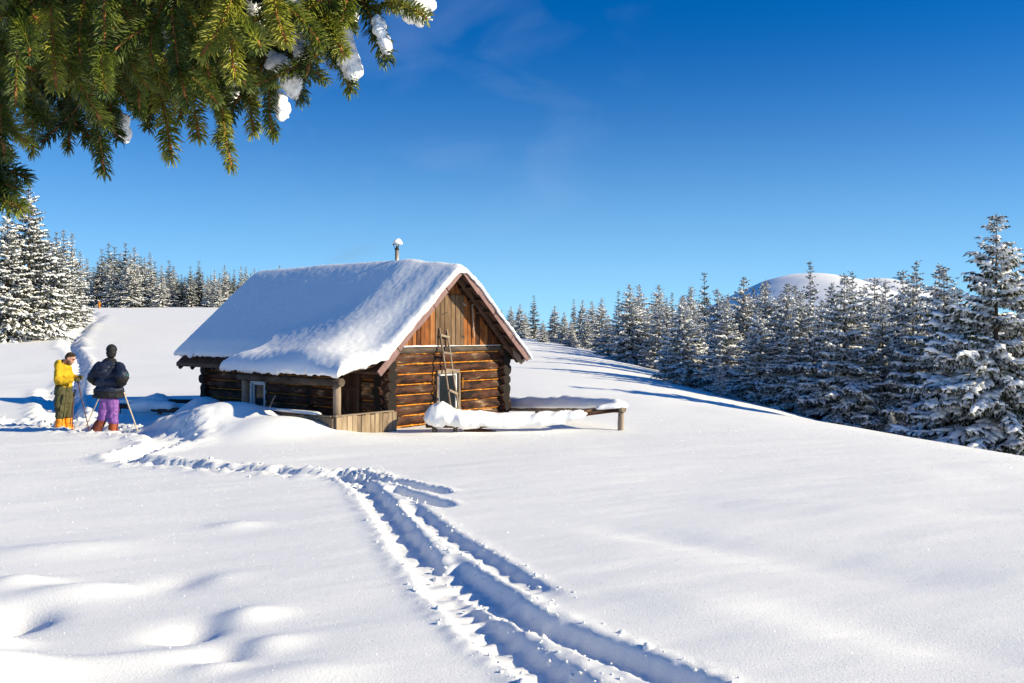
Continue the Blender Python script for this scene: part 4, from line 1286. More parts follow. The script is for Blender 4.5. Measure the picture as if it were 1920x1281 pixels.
# ------------------------------------------------------------------ spruce boughs hanging in close above the camera
MAT['near_needles'] = None
m, t, b = new_mat('green_needles')
tcn = t.nodes.new('ShaderNodeTexCoord'); oi = t.nodes.new('ShaderNodeObjectInfo')
n_ = noise_node(t, 60.0, 3, vec=tcn.outputs['Object'])
ad = t.nodes.new('ShaderNodeMath'); ad.operation = 'MULTIPLY_ADD'
t.links.new(oi.outputs['Random'], ad.inputs[0]); ad.inputs[1].default_value = 0.55
sb = t.nodes.new('ShaderNodeMath'); sb.operation = 'SUBTRACT'; t.links.new(n_.outputs['Fac'], sb.inputs[0]); sb.inputs[1].default_value = 0.27
t.links.new(sb.outputs[0], ad.inputs[2])
r_ = ramp(t, [(0.15, (0.022, 0.045, 0.008)), (0.5, (0.10, 0.135, 0.012)), (0.85, (0.33, 0.33, 0.035))])
t.links.new(ad.outputs[0], r_.inputs[0]); t.links.new(r_.outputs[0], b.inputs['Base Color'])
b.inputs['Roughness'].default_value = 0.42
b.inputs['Specular IOR Level'].default_value = 0.45
MAT['near_needles'] = m
MAT['twig'] = simple_mat('twig_bark', (0.16, 0.055, 0.018), (0.42, 0.17, 0.06), 120, 0.7, bump=0.4, bdist=0.001)
MAT['frost'] = snow_mat('frost_snow', 500, 0.5, 0.002, 0.4)

def shoot_meshes(seed, L=0.11, n=300):
    """stem along +X from 0 to L; needles round it"""
    g = np.random.default_rng(seed)
    bend = g.uniform(-0.010, 0.010, 2)
    def axis(t): return np.array([L * t, bend[0] * math.sin(2.5 * t), bend[1] * math.sin(2.2 * t)])
    V, Fc = [], []; k = 0
    for i in range(n):
        t = (i + g.random()) / n
        t = 0.02 + 0.97 * t
        c = axis(t)
        a = g.uniform(0, 6.283)
        lean = g.uniform(0.45, 0.85) if t < 0.93 else g.uniform(0.75, 1.25)
        ln = g.uniform(0.013, 0.0185) * (1 - 0.25 * max(0, t - 0.85) / 0.15)
        rad = np.array([0, math.cos(a), math.sin(a)])
        fwd = np.array([1.0, 0, 0])
        d0 = rad * math.cos(lean * 0.7) + fwd * math.sin(lean * 0.7)
        d1 = rad * math.cos(lean * 1.25) + fwd * math.sin(lean * 1.25)
        sd = np.cross(d0, fwd); sd /= np.linalg.norm(sd); up = np.cross(sd, d0)
        w = g.uniform(0.0007, 0.00098)
        p0 = c + rad * 0.0012; p1 = p0 + d0 * ln * 0.55; p2 = p1 + d1 * ln * 0.45
        ring = lambda p, s_: [p + sd * w * s_, p - sd * w * s_ * 0.5 + up * w * s_ * 0.87, p - sd * w * s_ * 0.5 - up * w * s_ * 0.87]
        V += ring(p0, 0.8) + ring(p1, 1.0) + ring(p2, 0.35)
        for q in (0, 3):
            for j in range(3):
                a_, b_ = k + q + j, k + q + (j + 1) % 3
                Fc.append((a_, b_, b_ + 3, a_ + 3))
        k += 9
    nm = np_mesh('needles', np.array(V), np.array(Fc), True)
    vs, fs = [], []
    for i in range(9):
        t = i / 8; c = axis(t); r = 0.0017 * (1 - 0.45 * t)
        if i == 8: r = 0.0009
        if i == 7: r = 0.0021
        for j in range(6):
            a = j * math.pi / 3
            vs.append((c[0], c[1] + r * math.cos(a), c[2] + r * math.sin(a)))
    for i in range(8):
        for j in range(6):
            a_, b_ = i * 6 + j, i * 6 + (j + 1) % 6
            fs.append((a_, b_, b_ + 6, a_ + 6))
    st = py_mesh('shoot', vs, fs, True)
    nm.materials.append(MAT['near_needles']); st.materials.append(MAT['twig'])
    return st, nm
SH = [shoot_meshes(40 + i) for i in range(7)]
rb = random.Random(21)

def add_shoot(p0, p1, parent, org):
    p0, p1 = Vector(p0), Vector(p1)
    L = (p1 - p0).length
    st, nm = SH[rb.randrange(len(SH))]
    o = obj('shoot', st, None, parent)
    k = L / 0.11
    th = rb.uniform(0.75, 1.2)
    o.matrix_local = Matrix.Translation(p0 - org) @ frame_from_axis(p1 - p0).to_4x4() @ Matrix.Rotation(rb.uniform(0, 6.28), 4, 'X') @ Matrix.Diagonal((k, th, th, 1))
    q = obj('needles', nm, None, o)
    return o

ENV = [(-60, 300), (0, 300), (60, 300), (130, 275), (165, 290), (195, 325), (225, 270), (260, 240), (300, 270), (322, 296), (350, 250), (400, 285), (438, 318), (475, 252), (515, 256), (556, 190), (600, 160), (652, 168), (690, 125), (712, 110), (760, 60), (800, 45), (830, 20)]
def env(px): return np.interp(px, [e[0] for e in ENV], [e[1] for e in ENV])

def branchlet(a, b, d0, d1, parent, org, side=True, dens=1.0):
    """a needle-clad branchlet hanging from pixel a to pixel b, with side shoots"""
    P0, P1 = at(a[0], a[1], d0), at(b[0], b[1], d1)
    L = (P1 - P0).length
    sag = Vector((rb.uniform(-.012, .012), rb.uniform(-.02, .02), 0))
    pt = lambda t: P0.lerp(P1, t) + sag * math.sin(math.pi * t)
    n = max(1, round(L / 0.105))
    for i in range(n):
        add_shoot(pt(i / n), pt((i + 1) / n + (0.02 if i < n - 1 else 0)), parent, org)
    if not side: return
    ax = (P1 - P0).normalized()
    k = 0
    t = rb.uniform(0.05, 0.15)
    while t < 0.86:
        p = pt(t)
        sd = rb.choice((-1, 1))
        lt = Vector((1, 0, 0)) - ax * ax.x
        lt.normalize()
        dep = Vector((0, rb.uniform(-0.8, 0.8), 0))
        dr = (ax * rb.uniform(0.7, 1.0) + lt * sd * rb.uniform(0.35, 0.8) + dep).normalized()
        ln = rb.uniform(0.045, 0.115)
        e = p + dr * ln
        px, py = CX + e.x / e.y * F, HY - (e.z - EYE) / e.y * F
        if py < env(px) - 8:
            add_shoot(p, e, parent, org)
        k += 1; t += rb.uniform(0.05, 0.10) / L / dens * 0.75

def wood(a, b, d0, d1, r, parent, org):
    p0, p1 = at(a[0], a[1], d0) - org, at(b[0], b[1], d1) - org
    return log('branch', p0, p1, r, parent, [MAT['twig'], MAT['twig']], segs=5, sides=7, bend=0.004)

# ---- snow clumps by voxel remesh, worked out in a scratch scene
WORK = bpy.data.scenes.new('scratch')
bm = bmesh.new(); bmesh.ops.create_icosphere(bm, subdivisions=2, radius=1.0)
BALL = (np.array([v.co[:] for v in bm.verts]), np.array([[q.index for q in f.verts] for f in bm.faces])); bm.free()
def blob_mesh(name, balls, voxel, smooth=3, subd=2):
    """balls: (centre, radius or (rx,ry,rz)); one continuous skin round all of them"""
    bv, bf = BALL
    vs = np.concatenate([bv * np.array(r if hasattr(r, '__len__') else (r, r, r)) + np.array(c[:]) for c, r in balls])
    fs = np.concatenate([bf + i * len(bv) for i in range(len(balls))])
    me = np_mesh(name + '_raw', vs, fs)
    o = bpy.data.objects.new(name + '_raw', me); WORK.collection.objects.link(o)
    md = o.modifiers.new('r', 'REMESH'); md.mode = 'VOXEL'; md.voxel_size = voxel
    if smooth:
        ms_ = o.modifiers.new('s', 'SMOOTH'); ms_.iterations = smooth; ms_.factor = 0.5
    vl = WORK.view_layers[0]; vl.update()
    dg = vl.depsgraph
    res = bpy.data.meshes.new_from_object(o.evaluated_get(dg))
    res.name = name
    bpy.data.objects.remove(o); bpy.data.meshes.remove(me)
    res.polygons.foreach_set('use_smooth', np.full(len(res.polygons), True))
    return res

def snow_clump(pix, d, r, parent, org, dep=0.03):
    """pix: list of pixels along the clump; r: radius in metres"""
    balls = []
    for (a, b_) in zip(pix[:-1], pix[1:]):
        n = max(2, int(math.dist(a, b_) / F * d / (r * 0.2)))
        for i in range(n + 1):
            t = i / n
            c = at(a[0] + (b_[0] - a[0]) * t, a[1] + (b_[1] - a[1]) * t, d + rb.uniform(-dep, dep) * 0.4)
            k = r * rb.uniform(0.75, 1.15)
            k *= 0.75 + 0.25 * math.sin(math.pi * t)
            balls.append((c - org + Vector((rb.uniform(-.25, .25), 0, rb.uniform(-.25, .25))) * r, (k * rb.uniform(0.6, 1.0), k * 1.4, k * rb.uniform(0.8, 1.1))))
            for _ in range(3):
                v = Vector((rb.gauss(0, 1), rb.gauss(0, 1), rb.gauss(0, 1))).normalized()
                balls.append((c - org + v * r * 0.8, r * rb.uniform(0.12, 0.32)))
    me = blob_mesh('snow_clump', balls, max(0.0022, r * 0.14), 1)
    from mathutils import noise as mn
    for v in me.vertices:       # crumbly surface
        q = v.co
        v.co = q + v.normal * (0.30 * r * mn.noise(q * 70) + 0.16 * r * mn.noise(q * 190) + 0.08 * r * mn.noise(q * 420))
    me.update()
    return obj('snow_clump', me, MAT['frost'], parent)

ORG = at(250, -260, 1.15)
bough = thing('spruce_bough', 'broad hanging spruce bough of dense sunlit green needles above the tall left trees', 'branch', ORG)
for a, b_, d0, d1, dn in [((-20, -150), (12, 300), 1.10, 1.05, 1.3), ((40, -160), (62, 292), 1.2, 1.16, 1.3), ((25, -160), (30, 200), 1.0, 0.98, 1.2), ((90, -160), (128, 282), 1.25, 1.2, 1.3), ((120, -150), (105, 170), 1.02, 1.0, 1.2),
                      ((145, -160), (195, 328), 1.18, 1.12, 1.2), ((170, -150), (160, 130), 1.05, 1.02, 1.2), ((205, -150), (232, 262), 1.26, 1.22, 1.3), ((250, -160), (262, 215), 1.1, 1.05, 1.2), ((265, -150), (321, 298), 1.2, 1.12, 1.2),
                      ((300, -150), (300, 130), 1.0, 1.0, 1.1), ((330, -150), (372, 262), 1.25, 1.2, 1.2), ((340, -150), (355, 195), 1.05, 1.0, 1.0), ((355, -150), (440, 320), 1.2, 1.08, 1.1), ((395, -150), (405, 160), 1.1, 1.05, 1.1),
                      ((415, -150), (476, 248), 1.25, 1.15, 1.1), ((440, -150), (450, 150), 1.02, 1.0, 1.0), ((465, -150), (520, 256), 1.22, 1.12, 1.0), ((495, -130), (557, 188), 1.2, 1.14, 0.9), ((510, -150), (545, 88), 1.05, 1.02, 0.9), ((535, -150), (520, 60), 1.15, 1.12, 0.9),
                      ((70, -160), (80, 210), 1.3, 1.3, 1.3), ((180, -160), (215, 230), 1.32, 1.3, 1.3), ((285, -160), (280, 220), 1.3, 1.3, 1.3), ((380, -160), (330, 230), 1.3, 1.28, 1.2), ((140, -160), (150, 240), 1.33, 1.3, 1.3), ((5, -160), (0, 250), 1.3, 1.3, 1.3), ((430, -160), (420, 220), 1.32, 1.28, 1.1), ((230, -150), (195, 180), 1.0, 0.98, 1.0)]:
    branchlet(a, b_, d0, d1, bough, ORG, True, dn)
for i in range(16):      # deeper layer of the same bough
    px = -40 + 36 * i + rb.uniform(-14, 14)
    branchlet((px, -170), (px + rb.uniform(-30, 40), min(env(px) - 55, rb.uniform(120, 235))), 1.42 + rb.uniform(-.05, .08), 1.40, bough, ORG, True, 0.7)
wood((-300, -190), (180, -155), 1.35, 1.18, 0.011, bough, ORG)
wood((150, -160), (560, -150), 1.19, 1.15, 0.008, bough, ORG)
wood((-200, -210), (300, -165), 1.1, 1.1, 0.008, bough, ORG)
for pix, d, r in [([(168, 90), (172, 150), (185, 215)], 1.30, 0.016), ([(225, 225), (232, 255)], 1.28, 0.012), ([(285, 140), (292, 185)], 1.36, 0.018), ([(425, 40), (432, 120), (425, 180)], 1.34, 0.018), ([(312, 20), (316, 60)], 1.36, 0.016),
                  ([(546, -30), (554, 30), (552, 80)], 1.14, 0.015), ([(514, 112), (536, 140), (556, 168)], 1.145, 0.014), ([(520, 180), (528, 210)], 1.20, 0.012), ([(470, 10), (475, 50)], 1.35, 0.02), ([(60, 130), (70, 190)], 1.38, 0.016), ([(130, 40), (135, 120)], 1.38, 0.018), ([(360, 90), (365, 130)], 1.36, 0.018), ([(390, 5), (400, 40)], 1.3, 0.018)]:
    snow_clump(pix, d, r, bough, ORG)

ORG2 = at(620, -140, 1.15)
bough2 = thing('spruce_bough', 'thin spreading spruce bough with snow on its tips against blue sky', 'branch', ORG2)
for a, b_, d0, d1, dn in [((560, -120), (653, 170), 1.16, 1.1, 0.9), ((605, 10), (572, 148), 1.13, 1.1, 0.8), ((650, -60), (714, 112), 1.12, 1.08, 0.8), ((610, -35), (800, 47), 1.14, 1.08, 0.7), ((615, -100), (630, 72), 1.1, 1.06, 0.8), ((590, -120), (600, 45), 1.2, 1.2, 0.8), ((660, -60), (668, 60), 1.18, 1.18, 0.8), ((600, 20), (645, 110), 1.08, 1.06, 0.6)]:
    branchlet(a, b_, d0, d1, bough2, ORG2, True, dn)
wood((480, -160), (650, -50), 1.2, 1.15, 0.005, bough2, ORG2)
wood((650, -50), (700, -10), 1.15, 1.13, 0.004, bough2, ORG2)
for pix, d, r in [([(735, -25), (768, -2), (792, 22)], 1.13, 0.020), ([(630, 48), (652, 92), (658, 145)], 1.12, 0.013), ([(708, 42), (719, 72), (723, 97)], 1.10, 0.009), ([(600, 40), (618, 75)], 1.18, 0.014), ([(566, 95), (560, 118)], 1.15, 0.012), ([(648, 10), (655, 40)], 1.2, 0.012), ([(585, -10), (600, 15)], 1.22, 0.014)]:
    snow_clump(pix, d, r, bough2, ORG2)

ORG3 = at(-150, 260, 1.1)
bough3 = thing('spruce_bough', 'single low spruce branch tip pointing down beside the tallest left spruce', 'branch', ORG3)
for a, b_, d0, d1 in [((-120, 250), (48, 325), 1.12, 1.08), ((-100, 300), (40, 380), 1.1, 1.05), ((-110, 280), (20, 362), 1.15, 1.12)]:
    branchlet(a, b_, d0, d1, bough3, ORG3, False)
for a, b_ in [((-60, 270), (22, 300)), ((-20, 320), (12, 372)), ((-40, 290), (36, 345))]:
    add_shoot(at(*a, 1.1), at(*b_, 1.07), bough3, ORG3)
wood((-260, 225), (-90, 265), 1.15, 1.12, 0.006, bough3, ORG3)
snow_clump([(-30, 262), (5, 285)], 1.14, 0.014, bough3, ORG3)
# ------------------------------------------------------------------ people
def cloth(name, c1, c2, rough=0.8, scale=14, bump=0.5, bd=0.02):
    return simple_mat(name, c1, c2, scale, rough, bump=bump, bdist=bd)
MAT['skin'] = simple_mat('skin', (0.42, 0.22, 0.15), (0.52, 0.29, 0.2), 20, 0.6, bump=0.05)
MAT['hair'] = simple_mat('dark_hair', (0.02, 0.012, 0.008), (0.05, 0.03, 0.02), 60, 0.8)
MAT['beard'] = simple_mat('beard_stubble', (0.09, 0.045, 0.028), (0.16, 0.085, 0.055), 90, 0.8)
MAT['yellow'] = cloth('yellow_hoodie', (0.46, 0.27, 0.008), (0.62, 0.40, 0.015))
MAT['olive'] = cloth('olive_trousers', (0.055, 0.052, 0.022), (0.10, 0.093, 0.04))
MAT['orange'] = cloth('orange_gaiter', (0.80, 0.22, 0.008), (0.88, 0.34, 0.02), 0.55)
MAT['glove'] = cloth('olive_glove', (0.05, 0.042, 0.015), (0.09, 0.075, 0.03))
MAT['navy'] = cloth('navy_jacket', (0.006, 0.010, 0.026), (0.016, 0.024, 0.055), 0.55)
MAT['black'] = cloth('black_cloth', (0.006, 0.006, 0.007), (0.018, 0.018, 0.02), 0.7)
MAT['purple'] = cloth('purple_trousers', (0.15, 0.055, 0.24), (0.27, 0.11, 0.38), 0.55)
MAT['rust'] = cloth('rust_gaiter', (0.22, 0.045, 0.014), (0.36, 0.085, 0.022), 0.6)
MAT['maroon'] = cloth('maroon_gaiter', (0.10, 0.022, 0.014), (0.17, 0.04, 0.022), 0.6)
MAT['pole'] = simple_mat('bare_pole', (0.45, 0.36, 0.24), (0.62, 0.52, 0.38), 30, 0.6)
MAT['pole_dark'] = simple_mat('dark_pole', (0.05, 0.025, 0.025), (0.13, 0.06, 0.055), 30, 0.5)
MAT['teal'] = simple_mat('teal_print', (0.02, 0.4, 0.35), (0.03, 0.5, 0.45), 10, 0.5, bump=0)
MAT['red'] = cloth('red_cap', (0.4, 0.03, 0.02), (0.5, 0.05, 0.03))

def limb(p0, p1, r0, r1, step=0.6):
    """balls along a tapering limb"""
    p0, p1 = Vector(p0), Vector(p1)
    L = (p1 - p0).length
    n = max(2, int(L / (min(r0, r1) * step)))
    return [(p0.lerp(p1, i / n), r0 + (r1 - r0) * i / n) for i in range(n + 1)]
def chain(pts, rs, step=0.6):
    o = []
    for a, b_, r0, r1 in zip(pts[:-1], pts[1:], rs[:-1], rs[1:]):
        o += limb(a, b_, r0, r1, step)
    return o
def crumple(me, amp, scale, seed=0):
    from mathutils import noise as mn
    for v in me.vertices:
        q = v.co * scale + Vector((seed * 7.1, 0, 0))
        v.co += v.normal * amp * (mn.noise(q) + 0.6 * mn.noise(Vector((q.x * 2.1, q.y * 2.1, q.z * 3.4))))
    me.update()
    return me
def part(name, balls, voxel, mat, parent, smooth=3, fold=0.0, fs=9.0, seed=0):
    me = blob_mesh(name, balls, voxel, smooth)
    if fold: crumple(me, fold, fs, seed)
    return obj(name, me, mat, parent)
def hand(balls, wrist, fwd, side_, r=0.011, grip=None):
    """palm and five bent fingers closing on a grip that runs along z"""
    wrist = Vector(wrist); fwd = Vector(fwd).normalized(); side_ = Vector(side_).normalized(); up = Vector((0, 0, 1))
    palm = wrist + fwd * 0.05
    balls += [(wrist, 0.026), (palm, (0.034, 0.026, 0.040)), (wrist + fwd * 0.025, 0.028)]
    for i, ln in enumerate((0.9, 1.0, 0.95, 0.78)):
        z = 0.033 - i * 0.021
        k0 = palm + fwd * 0.028 + up * z
        k1 = k0 + fwd * 0.030 * ln + side_ * 0.012
        k2 = k1 + side_ * 0.030 * ln - fwd * 0.012
        k3 = k2 - fwd * 0.026 * ln + side_ * 0.002
        balls += chain([k0, k1, k2, k3], [r * 1.1, r, r * 0.95, r * 0.85])
    t0 = palm - fwd * 0.01 + up * 0.034; t1 = t0 + side_ * 0.03 + fwd * 0.018 + up * 0.008; t2 = t1 + fwd * 0.028 + side_ * 0.006 - up * 0.006
    balls += chain([t0, t1, t2], [r * 1.25, r * 1.1, r * 0.95])

# ---- the man in the yellow hoodie (profile, facing +X, head bowed)
g1 = ground_at(119, 803)
Y1 = zg(g1.x, g1.y)
Z1 = g1.z
man1 = thing('person', 'man in yellow hoodie, olive trousers and orange gaiters looking down', 'person', (g1.x, g1.y, Z1), R(-4))
hip = 0.86
legs = []
for sy in (-0.095, 0.105):
    dx = 0.02 if sy > 0 else -0.03
    legs += chain([(0.0, sy, hip), (0.035 + dx, sy, 0.46), (0.0 + dx, sy, 0.06)], [0.085, 0.062, 0.045])
    legs += chain([(-0.05 + dx, sy, -0.03), (0.14 + dx, sy, -0.05)], [0.045, 0.036])
torso = [((0, 0, 0.88), (0.115, 0.155, 0.11)), ((0, 0, 1.0), (0.11, 0.15, 0.12)), ((-0.01, 0, 1.15), (0.115, 0.17, 0.13)), ((-0.02, 0, 1.30), (0.11, 0.18, 0.11))]
neck = limb((0.0, 0, 1.36), (0.085, 0, 1.46), 0.06, 0.055)
HD = Vector((0.155, 0.0, 1.495))           # head centre, tipped forward
ht = Matrix.Rotation(R(30), 3, 'Y')
def hp_(x, y, z): return HD + ht @ Vector((x, y, z))
head = [(hp_(-0.015, 0, 0.02), (0.098, 0.078, 0.100)), (hp_(0.03, 0, -0.03), (0.068, 0.064, 0.085)), (hp_(0.045, 0, -0.085), (0.040, 0.045, 0.035)),
        (hp_(0.098, 0, -0.012), (0.018, 0.014, 0.016)), (hp_(0.112, 0, -0.028), (0.015, 0.013, 0.012)), (hp_(0.088, 0, 0.035), (0.018, 0.05, 0.014)),
        (hp_(0.088, 0, -0.066), (0.014, 0.026, 0.008)), (hp_(0.086, 0, -0.080), (0.014, 0.023, 0.008)), (hp_(0.080, 0, -0.105), (0.02, 0.024, 0.018))]
for sy in (-1, 1):
    head += [(hp_(-0.005, sy * 0.078, -0.015), (0.022, 0.010, 0.030)), (hp_(0.060, sy * 0.045, -0.03), (0.025, 0.02, 0.022))]
arms = chain([(-0.02, -0.19, 1.33), (0.02, -0.24, 1.07), (0.27, -0.17, 1.05)], [0.055, 0.045, 0.032])
arms += chain([(-0.02, 0.19, 1.33), (0.03, 0.23, 1.08), (0.25, 0.12, 1.08)], [0.055, 0.045, 0.032])
hb = []
hand(hb, (0.31, -0.155, 1.045), (1, 0.2, 0), (0, 1, 0)); hand(hb, (0.28, 0.10, 1.08), (1, -0.2, 0), (0, -1, 0))
part('body', legs + torso + neck + head + arms + hb, 0.011, MAT['skin'], man1, 1)
# clothes
part('gloves' if False else 'glove', [(Vector(c), (r if not hasattr(r, '__len__') else max(r)) + 0.006) for c, r in hb[:len(hb) // 2]], 0.008, MAT['glove'], man1, 1)
part('glove', [(Vector(c), (r if not hasattr(r, '__len__') else max(r)) + 0.006) for c, r in hb[len(hb) // 2:]], 0.008, MAT['glove'], man1, 1)
hood = [((-0.095, 0, 1.38), (0.085, 0.14, 0.07)), ((-0.13, 0, 1.34), (0.06, 0.11, 0.075)), ((-0.05, 0.09, 1.42), 0.055), ((-0.05, -0.09, 1.42), 0.055), ((-0.10, 0, 1.43), (0.05, 0.10, 0.035)), ((0.0, 0, 1.36), (0.09, 0.12, 0.05))]
hoodie = [((0.0, 0, 0.90), (0.165, 0.20, 0.055)), ((0.0, 0, 1.0), (0.175, 0.20, 0.13)), ((0.005, 0, 1.14), (0.165, 0.205, 0.14)), ((-0.01, 0, 1.28), (0.155, 0.205, 0.13))]
hoodie += chain([(-0.01, -0.17, 1.33), (0.02, -0.255, 1.08), (0.10, -0.25, 1.02), (0.30, -0.17, 1.045)], [0.085, 0.08, 0.075, 0.05])
hoodie += chain([(-0.01, 0.17, 1.33), (0.03, 0.24, 1.08), (0.26, 0.12, 1.075)], [0.085, 0.075, 0.05])
part('hoodie', hoodie + hood, 0.014, MAT['yellow'], man1, 3, 0.016, 10, 1)
tr = []
for sy in (-0.095, 0.105):
    dx = 0.02 if sy > 0 else -0.03
    tr += chain([(0.0, sy * 0.9, 0.84), (0.02 + dx, sy * 1.05, 0.55), (0.02 + dx, sy * 1.05, 0.27)], [0.135, 0.125, 0.105])
tr += [((0, 0, 0.84), (0.15, 0.19, 0.09)), ((-0.02, -0.21, 0.52), (0.07, 0.03, 0.08))]
part('trousers', tr, 0.014, MAT['olive'], man1, 2, 0.016, 11, 2)
for sy in (-0.10, 0.11):
    dx = 0.02 if sy > 0 else -0.03
    part('gaiter', chain([(0.015 + dx, sy, 0.25), (0.012 + dx, sy, 0.12), (0.02 + dx, sy, -0.02)], [0.088, 0.098, 0.115]), 0.013, MAT['orange'], man1, 2, 0.012, 13, 3)
    part('boot', [((0.0 + dx, sy, -0.06), (0.07, 0.05, 0.05)), ((0.10 + dx, sy, -0.07), (0.09, 0.048, 0.042))], 0.012, MAT['black'], man1)
part('hair', [(hp_(-0.028, 0, 0.045), (0.096, 0.082, 0.088)), (hp_(-0.065, 0, -0.01), (0.055, 0.074, 0.07)), (hp_(0.02, 0, 0.085), (0.065, 0.066, 0.030))], 0.008, MAT['hair'], man1, 1, 0.003, 60, 4)
part('beard', [(hp_(0.060, 0, -0.100), (0.040, 0.046, 0.026)), (hp_(0.02, -0.052, -0.075), (0.035, 0.018, 0.035)), (hp_(0.02, 0.052, -0.075), (0.035, 0.018, 0.035)), (hp_(0.04, -0.045, -0.09), (0.03, 0.02, 0.025)), (hp_(0.04, 0.045, -0.09), (0.03, 0.02, 0.025))], 0.006, MAT['beard'], man1, 1)
for sy in (-1, 1):
    part('eye', [(hp_(0.084, sy * 0.030, 0.008), (0.010, 0.013, 0.008))], 0.003, MAT['black'], man1, 0)
    part('eyebrow', [(hp_(0.094, sy * 0.030, 0.036), (0.008, 0.024, 0.006))], 0.003, MAT['hair'], man1, 0)

# ---- the man in the navy jacket, seen from behind (facing +Y)
g2 = ground_at(203, 814)
man2 = thing('person', 'person in navy jacket, black cap and purple trousers seen from behind', 'person', (g2.x, g2.y, g2.z), R(4))
body = chain([(0.07, 0, 0.86), (0.07, 0.03, 0.47), (0.085, 0, 0.08)], [0.09, 0.066, 0.048]) + chain([(-0.05, 0, 0.86), (-0.06, 0.03, 0.48), (-0.20, -0.03, 0.10)], [0.09, 0.066, 0.048])
body += limb((0.085, -0.05, 0.03), (0.085, 0.15, 0.02), 0.05, 0.04) + limb((-0.22, -0.06, 0.05), (-0.24, 0.12, 0.03), 0.05, 0.04)
body += [((0.01, 0, 0.90), (0.16, 0.115, 0.11)), ((0.01, 0, 1.05), (0.15, 0.11, 0.12)), ((0.015, 0, 1.22), (0.18, 0.12, 0.14)), ((0.015, 0, 1.38), (0.19, 0.115, 0.10))]
body += limb((0.03, 0.01, 1.45), (0.055, 0.03, 1.60), 0.062, 0.058)
HC = Vector((0.06, 0.03, 1.69))
body += [(HC, (0.080, 0.10, 0.112)), (HC + Vector((0, 0.05, -0.05)), (0.062, 0.06, 0.075)), (HC + Vector((0, 0.115, -0.02)), (0.013, 0.018, 0.018)), (HC + Vector((0, 0.1, -0.075)), (0.025, 0.012, 0.008))]
for sx_ in (-1, 1): body += [(HC + Vector((sx_ * 0.08, 0.0, -0.01)), (0.010, 0.022, 0.03))]
armR = [(0.22, -0.02, 1.40), (0.33, -0.16, 1.17), (0.26, -0.02, 0.99)]
armL = [(-0.19, 0.0, 1.40), (-0.31, -0.03, 1.15), (-0.20, 0.17, 1.02)]
body += chain(armR, [0.058, 0.046, 0.034]) + chain(armL, [0.058, 0.046, 0.034])
hb2 = []
hand(hb2, (0.245, 0.01, 0.97), (-0.1, 0.9, -0.1), (-1, 0, 0)); hand(hb2, (-0.185, 0.20, 1.02), (0.2, 1, 0), (1, 0, 0))
part('body', body + hb2, 0.011, MAT['skin'], man2, 1)
jk = [((0.01, 0, 0.80), (0.325, 0.21, 0.05)), ((0.01, 0, 0.90), (0.315, 0.21, 0.12)), ((0.01, 0, 1.06), (0.285, 0.20, 0.15)), ((0.01, 0, 1.22), (0.25, 0.19, 0.15)), ((0.01, 0.0, 1.36), (0.225, 0.165, 0.11)), ((0.03, 0.01, 1.45), (0.12, 0.11, 0.07))]
jk += chain([(0.22, -0.02, 1.37), (0.325, -0.15, 1.20)], [0.105, 0.135], 0.3) + chain([(-0.17, 0, 1.38), (-0.31, -0.03, 1.18)], [0.10, 0.095], 0.3)
part('jacket', jk, 0.015, MAT['navy'], man2, 3, 0.014, 9, 5)
part('hem_band', [((0.01, 0, 0.755), (0.335, 0.215, 0.04)), ((0.01, 0, 0.80), (0.335, 0.218, 0.05)), ((0.01, 0, 0.86), (0.326, 0.218, 0.05))], 0.014, MAT['black'], man2, 2, 0.008, 9, 6)
part('sleeve', chain([(0.335, -0.16, 1.15), (0.31, -0.12, 1.07), (0.262, -0.04, 1.0)], [0.125, 0.105, 0.06], 0.3), 0.013, MAT['black'], man2, 2, 0.010, 10, 7)
part('sleeve', chain([(-0.315, -0.02, 1.13), (-0.28, 0.05, 1.06), (-0.20, 0.17, 1.02)], [0.095, 0.085, 0.06], 0.3), 0.013, MAT['black'], man2, 2, 0.010, 10, 8)
part('hood', [((-0.03, -0.17, 1.36), (0.15, 0.08, 0.085)), ((-0.04, -0.20, 1.28), (0.11, 0.06, 0.07)), ((0.10, -0.13, 1.42), (0.09, 0.08, 0.05)), ((-0.10, -0.13, 1.42), (0.09, 0.08, 0.05)), ((0.02, -0.13, 1.45), (0.13, 0.07, 0.045))], 0.012, MAT['navy'], man2, 2, 0.010, 12, 9)
part('collar', [((0.03, 0.0, 1.50), (0.125, 0.12, 0.055)), ((0.035, -0.03, 1.47), (0.16, 0.13, 0.045))], 0.012, MAT['black'], man2, 2, 0.008, 14, 10)
part('cap', [(HC + Vector((0, -0.012, 0.028)), (0.108, 0.118, 0.112)), (HC + Vector((0, -0.035, -0.05)), (0.103, 0.095, 0.075)), (HC + Vector((0, -0.04, -0.10)), (0.093, 0.085, 0.05))], 0.011, MAT['black'], man2, 2, 0.004, 12, 11)
obj('sleeve_badge', box_mesh('sleeve_badge', 0.012, 0.012, 0.035, 0.002), MAT['teal'], man2, (0.452, -0.19, 1.20))
tr = chain([(0.075, 0, 0.80), (0.085, 0.02, 0.55), (0.10, 0.0, 0.27)], [0.135, 0.12, 0.105]) + chain([(-0.055, 0, 0.80), (-0.065, 0.02, 0.55), (-0.12, 0.0, 0.33)], [0.135, 0.12, 0.10])
part('trousers', tr, 0.014, MAT['purple'], man2, 2, 0.018, 11, 12)
part('gaiter', chain([(0.10, 0.0, 0.27), (0.10, 0.0, 0.16), (0.09, 0.0, 0.045)], [0.082, 0.095, 0.10]), 0.013, MAT['rust'], man2, 2, 0.010, 13, 13)
part('gaiter', chain([(-0.125, 0.0, 0.30), (-0.18, 0.0, 0.19), (-0.235, -0.02, 0.08)], [0.09, 0.105, 0.105]), 0.013, MAT['maroon'], man2, 2, 0.010, 13, 14)
